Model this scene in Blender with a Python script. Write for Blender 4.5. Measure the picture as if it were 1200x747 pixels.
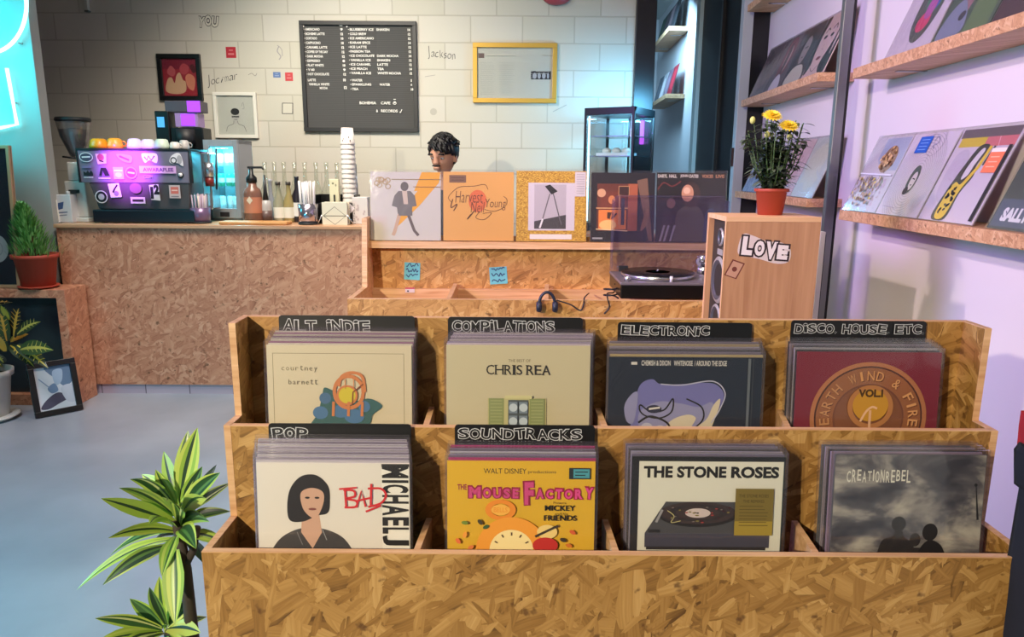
import bpy, bmesh, math, random
from mathutils import Vector, Matrix
from mathutils.geometry import tessellate_polygon
R = random.Random(7)
for _o in list(bpy.data.objects): bpy.data.objects.remove(_o)
SC = bpy.context.scene
COL = SC.collection
PI = math.pi

# ------------------------------------------------------------------ camera, world, lights, exposure
FPX, PITCH, ROLL, EYE = 839.0, math.radians(11.65), 0.007, 1.459
cd = bpy.data.cameras.new('camera'); cam = bpy.data.objects.new('camera', cd); COL.objects.link(cam)
cd.sensor_width = 36; cd.sensor_fit = 'HORIZONTAL'; cd.lens = FPX / 1200 * 36; cd.clip_start = 0.02
cam.matrix_world = Matrix.Translation((0, 0, EYE)) @ Matrix.Rotation(PI/2 - PITCH, 4, 'X') @ Matrix.Rotation(ROLL, 4, 'Z')
SC.camera = cam
SC.view_settings.view_transform = 'Standard'; SC.view_settings.look = 'None'
SC.view_settings.gamma = 1; SC.view_settings.use_curve_mapping = False
SC.view_settings.exposure = 0.0
SC.cycles.use_denoising = True
SC.cycles.transparent_max_bounces = 40
SC.cycles.max_bounces = 8
SC.cycles.sample_clamp_indirect = 6
w = bpy.data.worlds.new('world'); SC.world = w; w.use_nodes = True
w.node_tree.nodes['Background'].inputs[0].default_value = (0.72, 0.62, 0.80, 1)
w.node_tree.nodes['Background'].inputs[1].default_value = 0.05

def lamp(name, kind, loc, energy, color, size=0.2, target=None, spot=None, blend=0.5, sy=None):
    d = bpy.data.lights.new(name, kind); o = bpy.data.objects.new(name, d); COL.objects.link(o)
    d.energy = energy; d.color = color; o.location = loc
    if kind == 'AREA':
        d.size = size
        if sy: d.shape = 'RECTANGLE'; d.size_y = sy
    else: d.shadow_soft_size = size
    if kind == 'SPOT': d.spot_size = math.radians(spot); d.spot_blend = blend
    if target is not None:
        o.rotation_euler = (Vector(target) - Vector(loc)).to_track_quat('-Z', 'Y').to_euler()
    return o
WARM = (1.0, 0.83, 0.62)
lamp('key_spotlight', 'SPOT', (-2.2, -2.1, 2.5), 850, (1.0, 0.86, 0.62), 0.05, (0.9, 2.3, 1.1), 66, 0.8)
pl = lamp('purple_tube_light', 'AREA', (-2.6, 1.4, 2.6), 28, (0.50, 0.26, 1.0), 1.4, (1.55, 3.0, 1.5)); pl.data.spread = math.radians(75)
lamp('shelf_spotlight', 'SPOT', (-1.6, 2.1, 2.75), 175, (1.0, 0.80, 0.68), 0.05, (1.5, 2.9, 1.45), 52, 0.7)
lamp('counter_spotlight', 'SPOT', (-1.5, 3.6, 3.15), 230, (1.0, 0.88, 0.74), 0.35, (-1.4, 5.2, 0.9), 105, 0.8)
lamp('wall_spotlight', 'SPOT', (-1.1, 4.0, 3.2), 165, (1.0, 0.93, 0.8), 0.35, (-1.0, 5.8, 1.7), 100, 0.8)
lamp('display_spotlight', 'SPOT', (0.0, 1.9, 3.2), 120, (1.0, 0.86, 0.68), 0.3, (0.0, 2.5, 0.9), 80, 0.8)
lamp('floor_spotlight', 'SPOT', (-2.2, 2.3, 3.2), 215, (0.98, 0.93, 0.97), 0.4, (-2.2, 2.7, 0), 95, 0.8)
lamp('cyan_neon_glow', 'AREA', (-2.9, 1.1, 1.1), 42, (0.05, 0.8, 1.0), 0.7, (-1.7, 1.3, 0))
lamp('purple_machine_light', 'SPOT', (-2.25, 3.75, 1.75), 480, (0.5, 0.06, 1.0), 0.05, (-2.42, 4.6, 1.47), 27, 1.0)
lamp('corridor_light', 'AREA', (1.25, 7.6, 3.0), 46, (0.36, 0.72, 1.0), 0.5, (1.75, 8.3, 1.2))
lamp('blue_back_light', 'AREA', (1.0, 5.2, 1.95), 20, (0.16, 0.6, 1.0), 0.3, (0.75, 5.8, 1.5))

# ------------------------------------------------------------------ pixel helpers: where a ray meets a plane
CT, ST = math.cos(PITCH), math.sin(PITCH)
def ray(px, py):
    dx, dy = px - 600.0, py - 373.5
    x = dx + ROLL * dy; y = -(dy - ROLL * dx)
    return Vector((x / FPX, CT + y / FPX * ST, -ST + y / FPX * CT))
def at(px, py, Y):
    r = ray(px, py); return Vector((0, 0, EYE)) + r * (Y / r.y)
def X(px, Y, z):
    zc = Y * CT + (EYE - z) * ST; yc = Y * ST - (EYE - z) * CT
    return (px - 600 + ROLL * (-yc / zc * FPX)) * zc / FPX
def atfloor(px, py, z=0.0):
    r = ray(px, py); return Vector((0, 0, EYE)) + r * ((z - EYE) / r.z)

# ------------------------------------------------------------------ materials
def lin(c):
    c = c / 255.0
    return c / 12.92 if c <= 0.04045 else ((c + 0.055) / 1.055) ** 2.4
def rgb(c): return (lin(c[0]), lin(c[1]), lin(c[2]), 1)
MC = {}
def mat(c, rough=0.6, metal=0.0, spec=None, name=None):
    k = (tuple(c), rough, metal, spec)
    if k in MC: return MC[k]
    m = bpy.data.materials.new(name or 'paint'); m.use_nodes = True
    b = m.node_tree.nodes['Principled BSDF']
    b.inputs['Base Color'].default_value = rgb(c); b.inputs['Roughness'].default_value = rough
    b.inputs['Metallic'].default_value = metal
    if spec is not None: b.inputs['Specular IOR Level'].default_value = spec
    MC[k] = m; return m
def emit(c, s, name='lit'):
    m = bpy.data.materials.new(name); m.use_nodes = True; nt = m.node_tree
    b = nt.nodes['Principled BSDF']; b.inputs['Base Color'].default_value = (0, 0, 0, 1)
    b.inputs['Emission Color'].default_value = (c[0], c[1], c[2], 1); b.inputs['Emission Strength'].default_value = s
    return m
class NT:
    def __init__(s, name):
        s.m = bpy.data.materials.new(name); s.m.use_nodes = True; s.t = s.m.node_tree
        s.b = s.t.nodes['Principled BSDF']; s.out = s.t.nodes['Material Output']
    def n(s, t, **kw):
        n = s.t.nodes.new(t)
        for k, v in kw.items():
            if k.startswith('i_'):
                key = k[2:]; key = int(key) if key.isdigit() else key.replace('_', ' ')
                n.inputs[key].default_value = v
            else: setattr(n, k, v)
        return n
    def l(s, a, b): s.t.links.new(a, b)
    def math(s, op, a, b=None):
        n = s.n('ShaderNodeMath', operation=op)
        for i, q in enumerate((a, b)):
            if q is None: continue
            if isinstance(q, (int, float)): n.inputs[i].default_value = q
            else: s.l(q, n.inputs[i])
        return n.outputs[0]
    def ramp(s, f, stops):
        r = s.n('ShaderNodeValToRGB'); e = r.color_ramp.elements
        while len(e) < len(stops): e.new(0.5)
        for q, (p, c) in zip(e, stops): q.position = p; q.color = rgb(c)
        s.l(f, r.inputs[0]); return r.outputs[0]
    def mix(s, f, a, b, blend='MIX'):
        n = s.n('ShaderNodeMix', data_type='RGBA', blend_type=blend)
        for i, q in ((0, f), (6, a), (7, b)):
            if isinstance(q, (int, float)): n.inputs[i].default_value = q
            elif isinstance(q, tuple): n.inputs[i].default_value = q
            else: s.l(q, n.inputs[i])
        return n.outputs[2]

def osb(name, scale=1.0, stops=None, seed=0.0):
    q = NT(name); stops = stops or [(0.0, (98, 66, 28)), (0.32, (152, 110, 54)), (0.6, (180, 137, 76)), (1.0, (216, 176, 114))]
    tc = q.n('ShaderNodeTexCoord'); sx = q.n('ShaderNodeSeparateXYZ'); q.l(tc.outputs['Object'], sx.inputs[0])
    u = q.math('ADD', sx.outputs[0], q.math('MULTIPLY', sx.outputs[1], 0.93))
    cb = q.n('ShaderNodeCombineXYZ'); q.l(u, cb.inputs[0]); q.l(sx.outputs[2], cb.inputs[1])
    warp = q.n('ShaderNodeTexNoise', i_Scale=9.0 * scale, i_Detail=1.0); q.l(cb.outputs[0], warp.inputs['Vector'])
    wv = q.n('ShaderNodeVectorMath', operation='MULTIPLY_ADD'); q.l(warp.outputs['Color'], wv.inputs[0])
    wv.inputs[1].default_value = (0.02, 0.02, 0); q.l(cb.outputs[0], wv.inputs[2])
    colr = None; hgt = None
    for i, (ang, a, b) in enumerate([(5, 9, 34), (62, 10, 40), (118, 9, 36), (28, 11, 44), (150, 10, 46), (88, 12, 50), (-20, 12, 48), (40, 26, 90), (100, 24, 96), (-38, 28, 100)]):
        mp = q.n('ShaderNodeMapping'); mp.inputs['Rotation'].default_value = (0, 0, math.radians(ang))
        mp.inputs['Location'].default_value = (seed + i * 3.7, i * 1.3, 0)
        q.l(wv.outputs[0], mp.inputs[0])
        sc = q.n('ShaderNodeVectorMath', operation='MULTIPLY'); q.l(mp.outputs[0], sc.inputs[0]); sc.inputs[1].default_value = (a * scale, b * scale, 1)
        vo = q.n('ShaderNodeTexVoronoi', voronoi_dimensions='2D', distance='CHEBYCHEV' if i % 2 else 'MANHATTAN', i_Scale=1.0); q.l(sc.outputs[0], vo.inputs['Vector'])
        se = q.n('ShaderNodeSeparateColor'); q.l(vo.outputs['Color'], se.inputs[0])
        fs = q.n('ShaderNodeVectorMath', operation='MULTIPLY'); q.l(mp.outputs[0], fs.inputs[0]); fs.inputs[1].default_value = (9 * scale, 240 * scale, 1)
        fn = q.n('ShaderNodeTexNoise', i_Scale=1.0, i_Detail=2.0); q.l(fs.outputs[0], fn.inputs['Vector'])
        val = q.math('ADD', q.math('MULTIPLY', se.outputs[1], 0.5), q.math('MULTIPLY', fn.outputs[0], 0.5))
        val = q.math('SUBTRACT', val, q.math('MULTIPLY', q.math('POWER', vo.outputs['Distance'], 3.0), 0.18))
        if colr is None: colr = val
        else:
            mk = q.math('GREATER_THAN', se.outputs[0], 0.66 if i < 7 else 0.86)
            mm = q.n('ShaderNodeMix', data_type='FLOAT'); q.l(mk, mm.inputs[0]); q.l(colr, mm.inputs[2]); q.l(val, mm.inputs[3]); colr = mm.outputs[0]
    c = q.ramp(colr, stops)
    dk = q.n('ShaderNodeTexNoise', i_Scale=26.0 * scale, i_Detail=3.0, i_Roughness=0.6); q.l(wv.outputs[0], dk.inputs['Vector'])
    dm = q.n('ShaderNodeMapRange'); q.l(dk.outputs[0], dm.inputs[0]); dm.inputs[1].default_value = 0.62; dm.inputs[2].default_value = 0.70
    c = q.mix(q.math('MULTIPLY', dm.outputs[0], 0.75), c, rgb((84, 50, 22)))
    q.l(c, q.b.inputs['Base Color']); q.b.inputs['Roughness'].default_value = 0.5
    bp = q.n('ShaderNodeBump', i_Strength=0.25, i_Distance=0.002); q.l(colr, bp.inputs['Height']); q.l(bp.outputs[0], q.b.inputs['Normal'])
    return q.m
OSB = osb('oriented_strand_board', 0.85)
OSB_FAR = osb('oriented_strand_board_purple_lit', 0.8, [(0.0, (146, 94, 70)), (0.32, (186, 126, 96)), (0.6, (204, 148, 116)), (1.0, (228, 182, 152))], 5.0)  # same board, purple light's pinkish tint put into the colour ramp
OSB_MID = osb('oriented_strand_board_light', 0.85, [(0.0, (132, 86, 42)), (0.3, (178, 124, 66)), (0.6, (204, 150, 86)), (1.0, (232, 190, 130))], 9.0)

def wood(name, c1, c2, axis='X', scale=1.0, rough=0.5):
    q = NT(name); tc = q.n('ShaderNodeTexCoord'); mp = q.n('ShaderNodeMapping'); q.l(tc.outputs['Object'], mp.inputs[0])
    s = {'X': (3, 70, 70), 'Y': (70, 3, 70), 'Z': (70, 70, 3)}[axis]; mp.inputs['Scale'].default_value = tuple(k * scale for k in s)
    n = q.n('ShaderNodeTexNoise', i_Scale=1.0, i_Detail=4.0, i_Distortion=0.6); q.l(mp.outputs[0], n.inputs['Vector'])
    q.l(q.ramp(n.outputs[0], [(0.3, c1), (0.7, c2)]), q.b.inputs['Base Color']); q.b.inputs['Roughness'].default_value = rough
    return q.m
EDGE = wood('pale_board_edge', (196, 146, 98), (228, 186, 140), 'X', 1.0)
PINE = wood('pine_veneer', (166, 118, 82), (194, 146, 106), 'Z', 0.6)
PINE_EDGE = wood('pine_top', (212, 164, 118), (230, 186, 142), 'X', 0.6)
DARKWOOD = wood('worktop_wood', (180, 130, 96), (214, 168, 130), 'X', 0.5, 0.35)
PLYSTRIPE = osb('shelf_edge_board', 2.0, [(0.0, (150, 104, 72)), (0.3, (190, 140, 100)), (0.6, (212, 166, 124)), (1.0, (236, 202, 164))], 2.0)

def clear(name, tint=(1, 1, 1), gloss=0.10, rough=0.08, haze=0.0, bump=0.0, hazecol=(200, 200, 210), bscale=9.0):
    q = NT(name); q.t.nodes.remove(q.b)
    tr = q.n('ShaderNodeBsdfTransparent'); tr.inputs[0].default_value = (tint[0], tint[1], tint[2], 1)
    gl = q.n('ShaderNodeBsdfGlossy'); gl.inputs['Roughness'].default_value = rough
    lw = q.n('ShaderNodeLayerWeight', i_Blend=0.35)
    f = q.math('MAXIMUM', q.math('MULTIPLY', lw.outputs['Facing'], 0.55), gloss); f = q.math('MINIMUM', f, 0.6)
    if bump:
        tc = q.n('ShaderNodeTexCoord'); no = q.n('ShaderNodeTexNoise', i_Scale=bscale, i_Detail=2.0, i_Distortion=1.5); q.l(tc.outputs['Object'], no.inputs['Vector'])
        bp = q.n('ShaderNodeBump', i_Strength=bump, i_Distance=0.01); q.l(no.outputs[0], bp.inputs['Height']); q.l(bp.outputs[0], gl.inputs['Normal'])
    mx = q.n('ShaderNodeMixShader'); q.l(f, mx.inputs[0]); q.l(tr.outputs[0], mx.inputs[1]); q.l(gl.outputs[0], mx.inputs[2])
    o = mx.outputs[0]
    if haze:
        df = q.n('ShaderNodeBsdfDiffuse'); df.inputs[0].default_value = rgb(hazecol)
        m2 = q.n('ShaderNodeMixShader'); m2.inputs[0].default_value = haze; q.l(o, m2.inputs[1]); q.l(df.outputs[0], m2.inputs[2]); o = m2.outputs[0]
    q.l(o, q.out.inputs[0]); return q.m
SLEEVE = clear('clear_plastic_sleeve', (0.97, 0.97, 0.97), 0.035, 0.12, 0.018, 0.15, (214, 206, 220))
GLASS = clear('clear_glass', (0.95, 0.97, 0.98), 0.07, 0.03)
BOTTLEGLASS = clear('bottle_glass', (0.9, 0.92, 0.88), 0.12, 0.04, 0.06, 0, (230, 228, 206))
LIDPLASTIC = clear('smoked_dust_cover', (0.88, 0.87, 0.92), 0.03, 0.05, 0.06, 0, (140, 132, 170))

# ------------------------------------------------------------------ mesh builder
class MB:
    def __init__(s): s.v = []; s.f = []; s.mi = []; s.sm = []; s.ms = []
    def k(s, m):
        if m not in s.ms: s.ms.append(m)
        return s.ms.index(m)
    def add(s, vs, fs, m, smooth=False, M=None):
        b = len(s.v); i = s.k(m)
        for p in vs:
            p = Vector(p); s.v.append(M @ p if M is not None else p)
        for f in fs: s.f.append([b + q for q in f]); s.mi.append(i); s.sm.append(smooth)
        return s
    def box(s, x0, y0, z0, x1, y1, z1, m, M=None):
        v = [(x0, y0, z0), (x1, y0, z0), (x1, y1, z0), (x0, y1, z0), (x0, y0, z1), (x1, y0, z1), (x1, y1, z1), (x0, y1, z1)]
        return s.add(v, [(3, 2, 1, 0), (4, 5, 6, 7), (0, 1, 5, 4), (1, 2, 6, 5), (2, 3, 7, 6), (3, 0, 4, 7)], m, False, M)
    def hexa(s, q0, q1, m):
        return s.add(list(q0) + list(q1), [(3, 2, 1, 0), (4, 5, 6, 7), (0, 1, 5, 4), (1, 2, 6, 5), (2, 3, 7, 6), (3, 0, 4, 7)], m)
    def lathe(s, prof, m, c=(0, 0, 0), n=24, M=None, smooth=True, cap=True):
        T = Matrix.Translation(c); T = T if M is None else M @ T
        vs = []; fs = []
        for (r, z) in prof:
            for i in range(n):
                a = 2 * PI * i / n; vs.append((r * math.cos(a), r * math.sin(a), z))
        for j in range(len(prof) - 1):
            for i in range(n):
                a = j * n + i; b = j * n + (i + 1) % n; fs.append((a, b, b + n, a + n))
        s.add(vs, fs, m, smooth, T)
        if cap:
            b = len(s.v) - len(vs)
            for ring, rev in ((0, True), (len(prof) - 1, False)):
                if prof[ring][0] > 1e-5:
                    f = [b + ring * n + i for i in range(n)]
                    s.f.append(f[::-1] if rev else f); s.mi.append(s.k(m)); s.sm.append(False)
        return s
    def cyl(s, c, r, h, m, n=20, M=None, r2=None): return s.lathe([(r, 0), (r if r2 is None else r2, h)], m, c, n, M)
    def tube(s, pts, r, m, n=8, closed=False, M=None):
        pts = [Vector(p) for p in pts]; N = len(pts); vs = []; fs = []; up = Vector((0.13, 0.31, 0.94))
        for i, p in enumerate(pts):
            if closed: d = pts[(i + 1) % N] - pts[i - 1]
            else: d = pts[min(i + 1, N - 1)] - pts[max(i - 1, 0)]
            d.normalize(); a = d.cross(up)
            if a.length < 0.05: a = d.cross(Vector((1, 0, 0)))
            a.normalize(); b = a.cross(d); rr = r[i] if isinstance(r, (list, tuple)) else r
            for j in range(n):
                t = 2 * PI * j / n; vs.append(p + a * (rr * math.cos(t)) + b * (rr * math.sin(t)))
        for i in range(N if closed else N - 1):
            for j in range(n):
                a0 = i * n + j; a1 = i * n + (j + 1) % n; b0 = ((i + 1) % N) * n + j; b1 = ((i + 1) % N) * n + (j + 1) % n
                fs.append((a0, a1, b1, b0))
        if not closed: fs.append(tuple(range(n))[::-1]); fs.append(tuple((N - 1) * n + j for j in range(n)))
        return s.add(vs, fs, m, True, M)
    def prism(s, poly, d0, d1, m, axis='Y', M=None):
        # poly in (x,z) pushed along Y, or (y,z) pushed along X, or (x,y) pushed along Z
        def P(a, b, d): return {'Y': (a, d, b), 'X': (d, a, b), 'Z': (a, b, d)}[axis]
        n = len(poly); vs = [P(a, b, d0) for a, b in poly] + [P(a, b, d1) for a, b in poly]
        fs = [(i, (i + 1) % n, n + (i + 1) % n, n + i) for i in range(n)]
        tri = tessellate_polygon([[Vector((a, b, 0)) for a, b in poly]])
        fs += [tuple(t) for t in tri] + [tuple(n + q for q in t[::-1]) for t in tri]
        return s.add(vs, fs, m, False, M)
    def ball(s, c, r, m, nu=20, nv=12, M=None, fn=None):
        rx, ry, rz = (r, r, r) if isinstance(r, (int, float)) else r
        vs = []; fs = []
        for j in range(nv + 1):
            t = PI * j / nv
            for i in range(nu):
                a = 2 * PI * i / nu; p = Vector((rx * math.sin(t) * math.cos(a), ry * math.sin(t) * math.sin(a), rz * math.cos(t)))
                if fn: p = fn(p)
                vs.append(p + Vector(c))
        for j in range(nv):
            for i in range(nu):
                a = j * nu + i; b = j * nu + (i + 1) % nu; fs.append((a, a + nu, b + nu, b))
        return s.add(vs, fs, m, True, M)
    def build(s, name, parent=None, off=None, bevel=0.0, seg=2):
        me = bpy.data.meshes.new(name); o = Vector(off) if off is not None else Vector((0, 0, 0))
        me.from_pydata([tuple(p - o) for p in s.v], [], s.f)
        for m in s.ms: me.materials.append(m)
        me.polygons.foreach_set('material_index', s.mi); me.polygons.foreach_set('use_smooth', s.sm); me.update()
        ob = bpy.data.objects.new(name, me); COL.objects.link(ob)
        if parent is not None: ob.parent = parent
        if bevel:
            b = ob.modifiers.new('bevel', 'BEVEL'); b.width = bevel; b.segments = seg; b.limit_method = 'ANGLE'; b.angle_limit = math.radians(40)
        return ob
def tag(o, label, cat, group=None, kind=None):
    o['label'] = label; o['category'] = cat
    if group: o['group'] = group
    if kind: o['kind'] = kind
    return o
def thing(name, label, cat, loc=(0, 0, 0), rz=0.0, group=None, rx=0.0):
    o = bpy.data.objects.new(name, None); COL.objects.link(o); o.empty_display_size = 0.05
    o.location = loc; o.rotation_euler = (rx, 0, rz); return tag(o, label, cat, group)
def solo(name, mb, label, cat, loc, group=None, bevel=0.0, kind=None):
    o = mb.build(name, None, loc, bevel); o.location = loc; return tag(o, label, cat, group, kind)
def struct(name, mb, parent=None, bevel=0.0):
    o = mb.build(name, parent, None, bevel)
    if parent is None: o['kind'] = 'structure'
    return o
def dup(o, parent=None, loc=None, label=None, rot=None):
    kids = [c for c in bpy.data.objects if c.parent == o]
    c = o.copy(); COL.objects.link(c)
    if parent is not None: c.parent = parent
    if loc is not None: c.location = loc
    if rot is not None: c.rotation_euler = rot
    if label: c['label'] = label
    for k in kids: dup(k, c)
    return c

# ------------------------------------------------------------------ flat printed art
TXT = {}
def text2d(s, off=0.0, shear=0.0):
    k = (s, off, shear)
    if k in TXT: return TXT[k]
    cu = bpy.data.curves.new('t', 'FONT'); cu.body = s; cu.resolution_u = 3; cu.offset = off; cu.shear = shear
    ob = bpy.data.objects.new('t', cu); me = ob.to_mesh()
    vs = [(v.co.x, v.co.y) for v in me.vertices]; fs = [tuple(p.vertices) for p in me.polygons]
    ob.to_mesh_clear(); bpy.data.objects.remove(ob); bpy.data.curves.remove(cu)
    xs = [v[0] for v in vs] or [0, 1]; ys = [v[1] for v in vs] or [0, 1]
    TXT[k] = (vs, fs, min(xs), min(ys), max(xs), max(ys)); return TXT[k]
class Art:
    """Printed shapes on a sheet facing -Y. Art pixels: cx,ty = sheet centre and top; s = art pixels per metre; H = sheet height; the sheet stands from z = 0."""
    def __init__(s, mb, cx, ty, sx, H, y=0.0, sy=None, clip=None, z0=0.0):
        s.mb = mb; s.cx = cx; s.ty = ty; s.sx = sx; s.sy = sy or sx; s.H = H; s.y = y; s.n = 0; s.z0 = z0; s.clip = clip; s.dd = 0.00012
    def P(s, x, y):
        if s.clip: x = min(max(x, s.clip[0]), s.clip[2]); y = min(max(y, s.clip[1]), s.clip[3])
        return (x - s.cx) / s.sx, s.z0 + s.H - (y - s.ty) / s.sy
    def lay(s): s.n += 1; return s.y - s.dd * s.n
    def C(s, c): return c if not isinstance(c, tuple) else mat(c, 0.55)
    def tri(s, vs, fs, c):
        d = s.lay(); s.mb.add([(a, d, b) for a, b in (s.P(*p) for p in vs)], fs, s.C(c))
    def poly(s, pts, c):
        s.tri(pts, [tuple(t) for t in tessellate_polygon([[Vector((x, y, 0)) for x, y in pts]])], c)
    def rect(s, x0, y0, x1, y1, c): s.tri([(x0, y0), (x1, y0), (x1, y1), (x0, y1)], [(0, 3, 2, 1)], c)
    def ell(s, cx, cy, rx, ry, c, a0=0, a1=360, n=36, rot=0):
        ca, sa = math.cos(math.radians(rot)), math.sin(math.radians(rot)); p = []
        for i in range(n + 1):
            a = math.radians(a0 + (a1 - a0) * i / n); x, y = rx * math.cos(a), ry * math.sin(a); p.append((cx + x * ca - y * sa, cy + x * sa + y * ca))
        s.tri([(cx, cy)] + p, [(0, i + 1, i + 2) for i in range(n)], c)
    def line(s, pts, wd, c, closed=False):
        if closed: pts = list(pts) + [pts[0]]
        vs = []; fs = []
        for i, p in enumerate(pts):
            a = pts[max(i - 1, 0)]; b = pts[min(i + 1, len(pts) - 1)]
            if closed and i in (0, len(pts) - 1): a = pts[-2]; b = pts[1]
            dx, dy = b[0] - a[0], b[1] - a[1]; L = math.hypot(dx, dy) or 1; w2 = (wd[i] if isinstance(wd, list) else wd) / 2
            vs += [(p[0] - dy / L * w2, p[1] + dx / L * w2), (p[0] + dy / L * w2, p[1] - dx / L * w2)]
        for i in range(len(pts) - 1): fs.append((2 * i, 2 * i + 1, 2 * i + 3, 2 * i + 2))
        s.tri(vs, fs, c)
    def curve(s, pts, wd, c, closed=False, n=8):
        s.line(spline(pts, n, closed), wd, c, closed)
    def blob(s, pts, c, n=6): s.poly(spline(pts, n, True), c)
    def ring(s, cx, cy, r0, r1, c, a0=0, a1=360, n=48, k=1.0):
        vs = []
        for i in range(n + 1):
            a = math.radians(a0 + (a1 - a0) * i / n)
            vs += [(cx + r0 * math.cos(a), cy + k * r0 * math.sin(a)), (cx + r1 * math.cos(a), cy + k * r1 * math.sin(a))]
        s.tri(vs, [(2 * i, 2 * i + 1, 2 * i + 3, 2 * i + 2) for i in range(n)], c)
    def text(s, t, x0, y0, x1, y1, c, off=0.0, rot=0.0, shear=0.0):
        vs, fs, a, b, e, f = text2d(t, off, shear)
        if not vs: return
        mx, my = (x0 + x1) / 2, (y0 + y1) / 2; ca, sa = math.cos(math.radians(rot)), math.sin(math.radians(rot)); out = []
        for vx, vy in vs:
            x = x0 + (vx - a) / max(e - a, 1e-6) * (x1 - x0) - mx; y = y1 - (vy - b) / max(f - b, 1e-6) * (y1 - y0) - my
            out.append((mx + x * ca - y * sa, my + x * sa + y * ca))
        s.tri(out, fs, c)
    def graffiti(s, t, x0, y0, x1, y1, line, fill, fat=0.05, edge=0.045, rr=None):
        rr = rr or R; letters = [q for q in t]; n = len(letters); wds = []
        for q in letters: wds.append(0.45 if q in ' .,iI' else 1.0)
        tot = sum(wds); x = x0
        for q, wd in zip(letters, wds):
            ww = (x1 - x0) * wd / tot
            if q != ' ':
                h = y1 - y0; j = rr.uniform(-0.06, 0.06) * h; ro = rr.uniform(-7, 7)
                if q in '.,': box = (x + ww * 0.2, y1 - h * 0.22, x + ww * 0.75, y1)
                else: box = (x - ww * 0.04, y0 + j, x + ww * 1.04, y1 + j)
                s.text(q, *box, line, fat + edge, ro)
                e = (box[2] - box[0]) * 0.07; g = (box[3] - box[1]) * 0.06
                s.text(q, box[0] + e, box[1] + g, box[2] - e, box[3] - g, fill, fat * 0.6, ro)
            x += ww
def spline(pts, n=8, closed=False):
    out = []; N = len(pts); P = lambda i: pts[i % N] if closed else pts[min(max(i, 0), N - 1)]
    for i in range(N if closed else N - 1):
        a, b, c, d = P(i - 1), P(i), P(i + 1), P(i + 2)
        for k in range(n):
            t = k / n; q = []
            for j in range(len(b)):
                q.append(0.5 * (2 * b[j] + (c[j] - a[j]) * t + (2 * a[j] - 5 * b[j] + 4 * c[j] - d[j]) * t * t + (3 * b[j] - a[j] - 3 * c[j] + d[j]) * t ** 3))
            out.append(tuple(q))
    if not closed: out.append(tuple(pts[-1]))
    return out

# ------------------------------------------------------------------ the setting
q = NT('blue_grey_floor'); tc = q.n('ShaderNodeTexCoord'); no = q.n('ShaderNodeTexNoise', i_Scale=2.2, i_Detail=5.0); q.l(tc.outputs['Object'], no.inputs['Vector'])
q.l(q.ramp(no.outputs[0], [(0.3, (142, 148, 160)), (0.7, (162, 168, 180))]), q.b.inputs['Base Color']); q.b.inputs['Roughness'].default_value = 0.32
FLOOR = q.m
ZC0 = at(500, 50, 5.8).z; XB0 = at(655 / 3.43 + 330, 30, 5.8).x
q = NT('painted_block_wall'); tc = q.n('ShaderNodeTexCoord'); sx = q.n('ShaderNodeSeparateXYZ'); q.l(tc.outputs['Object'], sx.inputs[0])
cb = q.n('ShaderNodeCombineXYZ'); q.l(q.math('SUBTRACT', sx.outputs[0], XB0), cb.inputs[0]); q.l(q.math('ADD', sx.outputs[2], 4.2 - ZC0), cb.inputs[1])
BW = 60 / FPX * 5.55; BH = (at(500, 50, 5.8).z - at(500, 173.5, 5.8).z) / 4
mpv = q.n('ShaderNodeVectorMath', operation='ADD'); q.l(cb.outputs[0], mpv.inputs[0]); mpv.inputs[1].default_value = (BW * 20, BH * math.ceil(4.2 / BH) - 4.2, 0)
br = q.n('ShaderNodeTexBrick', offset=0.5); q.l(mpv.outputs[0], br.inputs['Vector'])
br.inputs['Color1'].default_value = rgb((204, 198, 186)); br.inputs['Color2'].default_value = rgb((198, 192, 176)); br.inputs['Mortar'].default_value = rgb((182, 175, 160))
br.inputs['Scale'].default_value = 1.0; br.inputs['Mortar Size'].default_value = 0.006; br.inputs['Mortar Smooth'].default_value = 0.35
br.inputs['Brick Width'].default_value = BW; br.inputs['Row Height'].default_value = BH
q.l(br.outputs['Color'], q.b.inputs['Base Color']); q.b.inputs['Roughness'].default_value = 0.55
n2 = q.n('ShaderNodeTexNoise', i_Scale=60.0, i_Detail=3.0); q.l(tc.outputs['Object'], n2.inputs['Vector'])
hh = q.math('SUBTRACT', q.math('MULTIPLY', n2.outputs[0], 0.25), br.outputs['Fac'])
bp = q.n('ShaderNodeBump', i_Strength=0.28, i_Distance=0.006); q.l(hh, bp.inputs['Height']); q.l(bp.outputs[0], q.b.inputs['Normal'])
BLOCK = q.m
WHITE = mat((222, 214, 216), 0.6, name='white_wall_paint'); GREY = mat((166, 168, 164), 0.7, name='grey_wall_paint')
BLACK = mat((14, 14, 16), 0.35, name='black_lacquer'); DARK = mat((24, 24, 28), 0.55, name='black_matt')
RAIL = mat((128, 130, 134), 0.42, 0.8, None, 'grey_rail'); STEEL = mat((190, 192, 196), 0.25, 0.9, name='brushed_steel'); PALEFRAME = mat((168, 176, 176), 0.4, name='pale_grey_metal')

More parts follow.
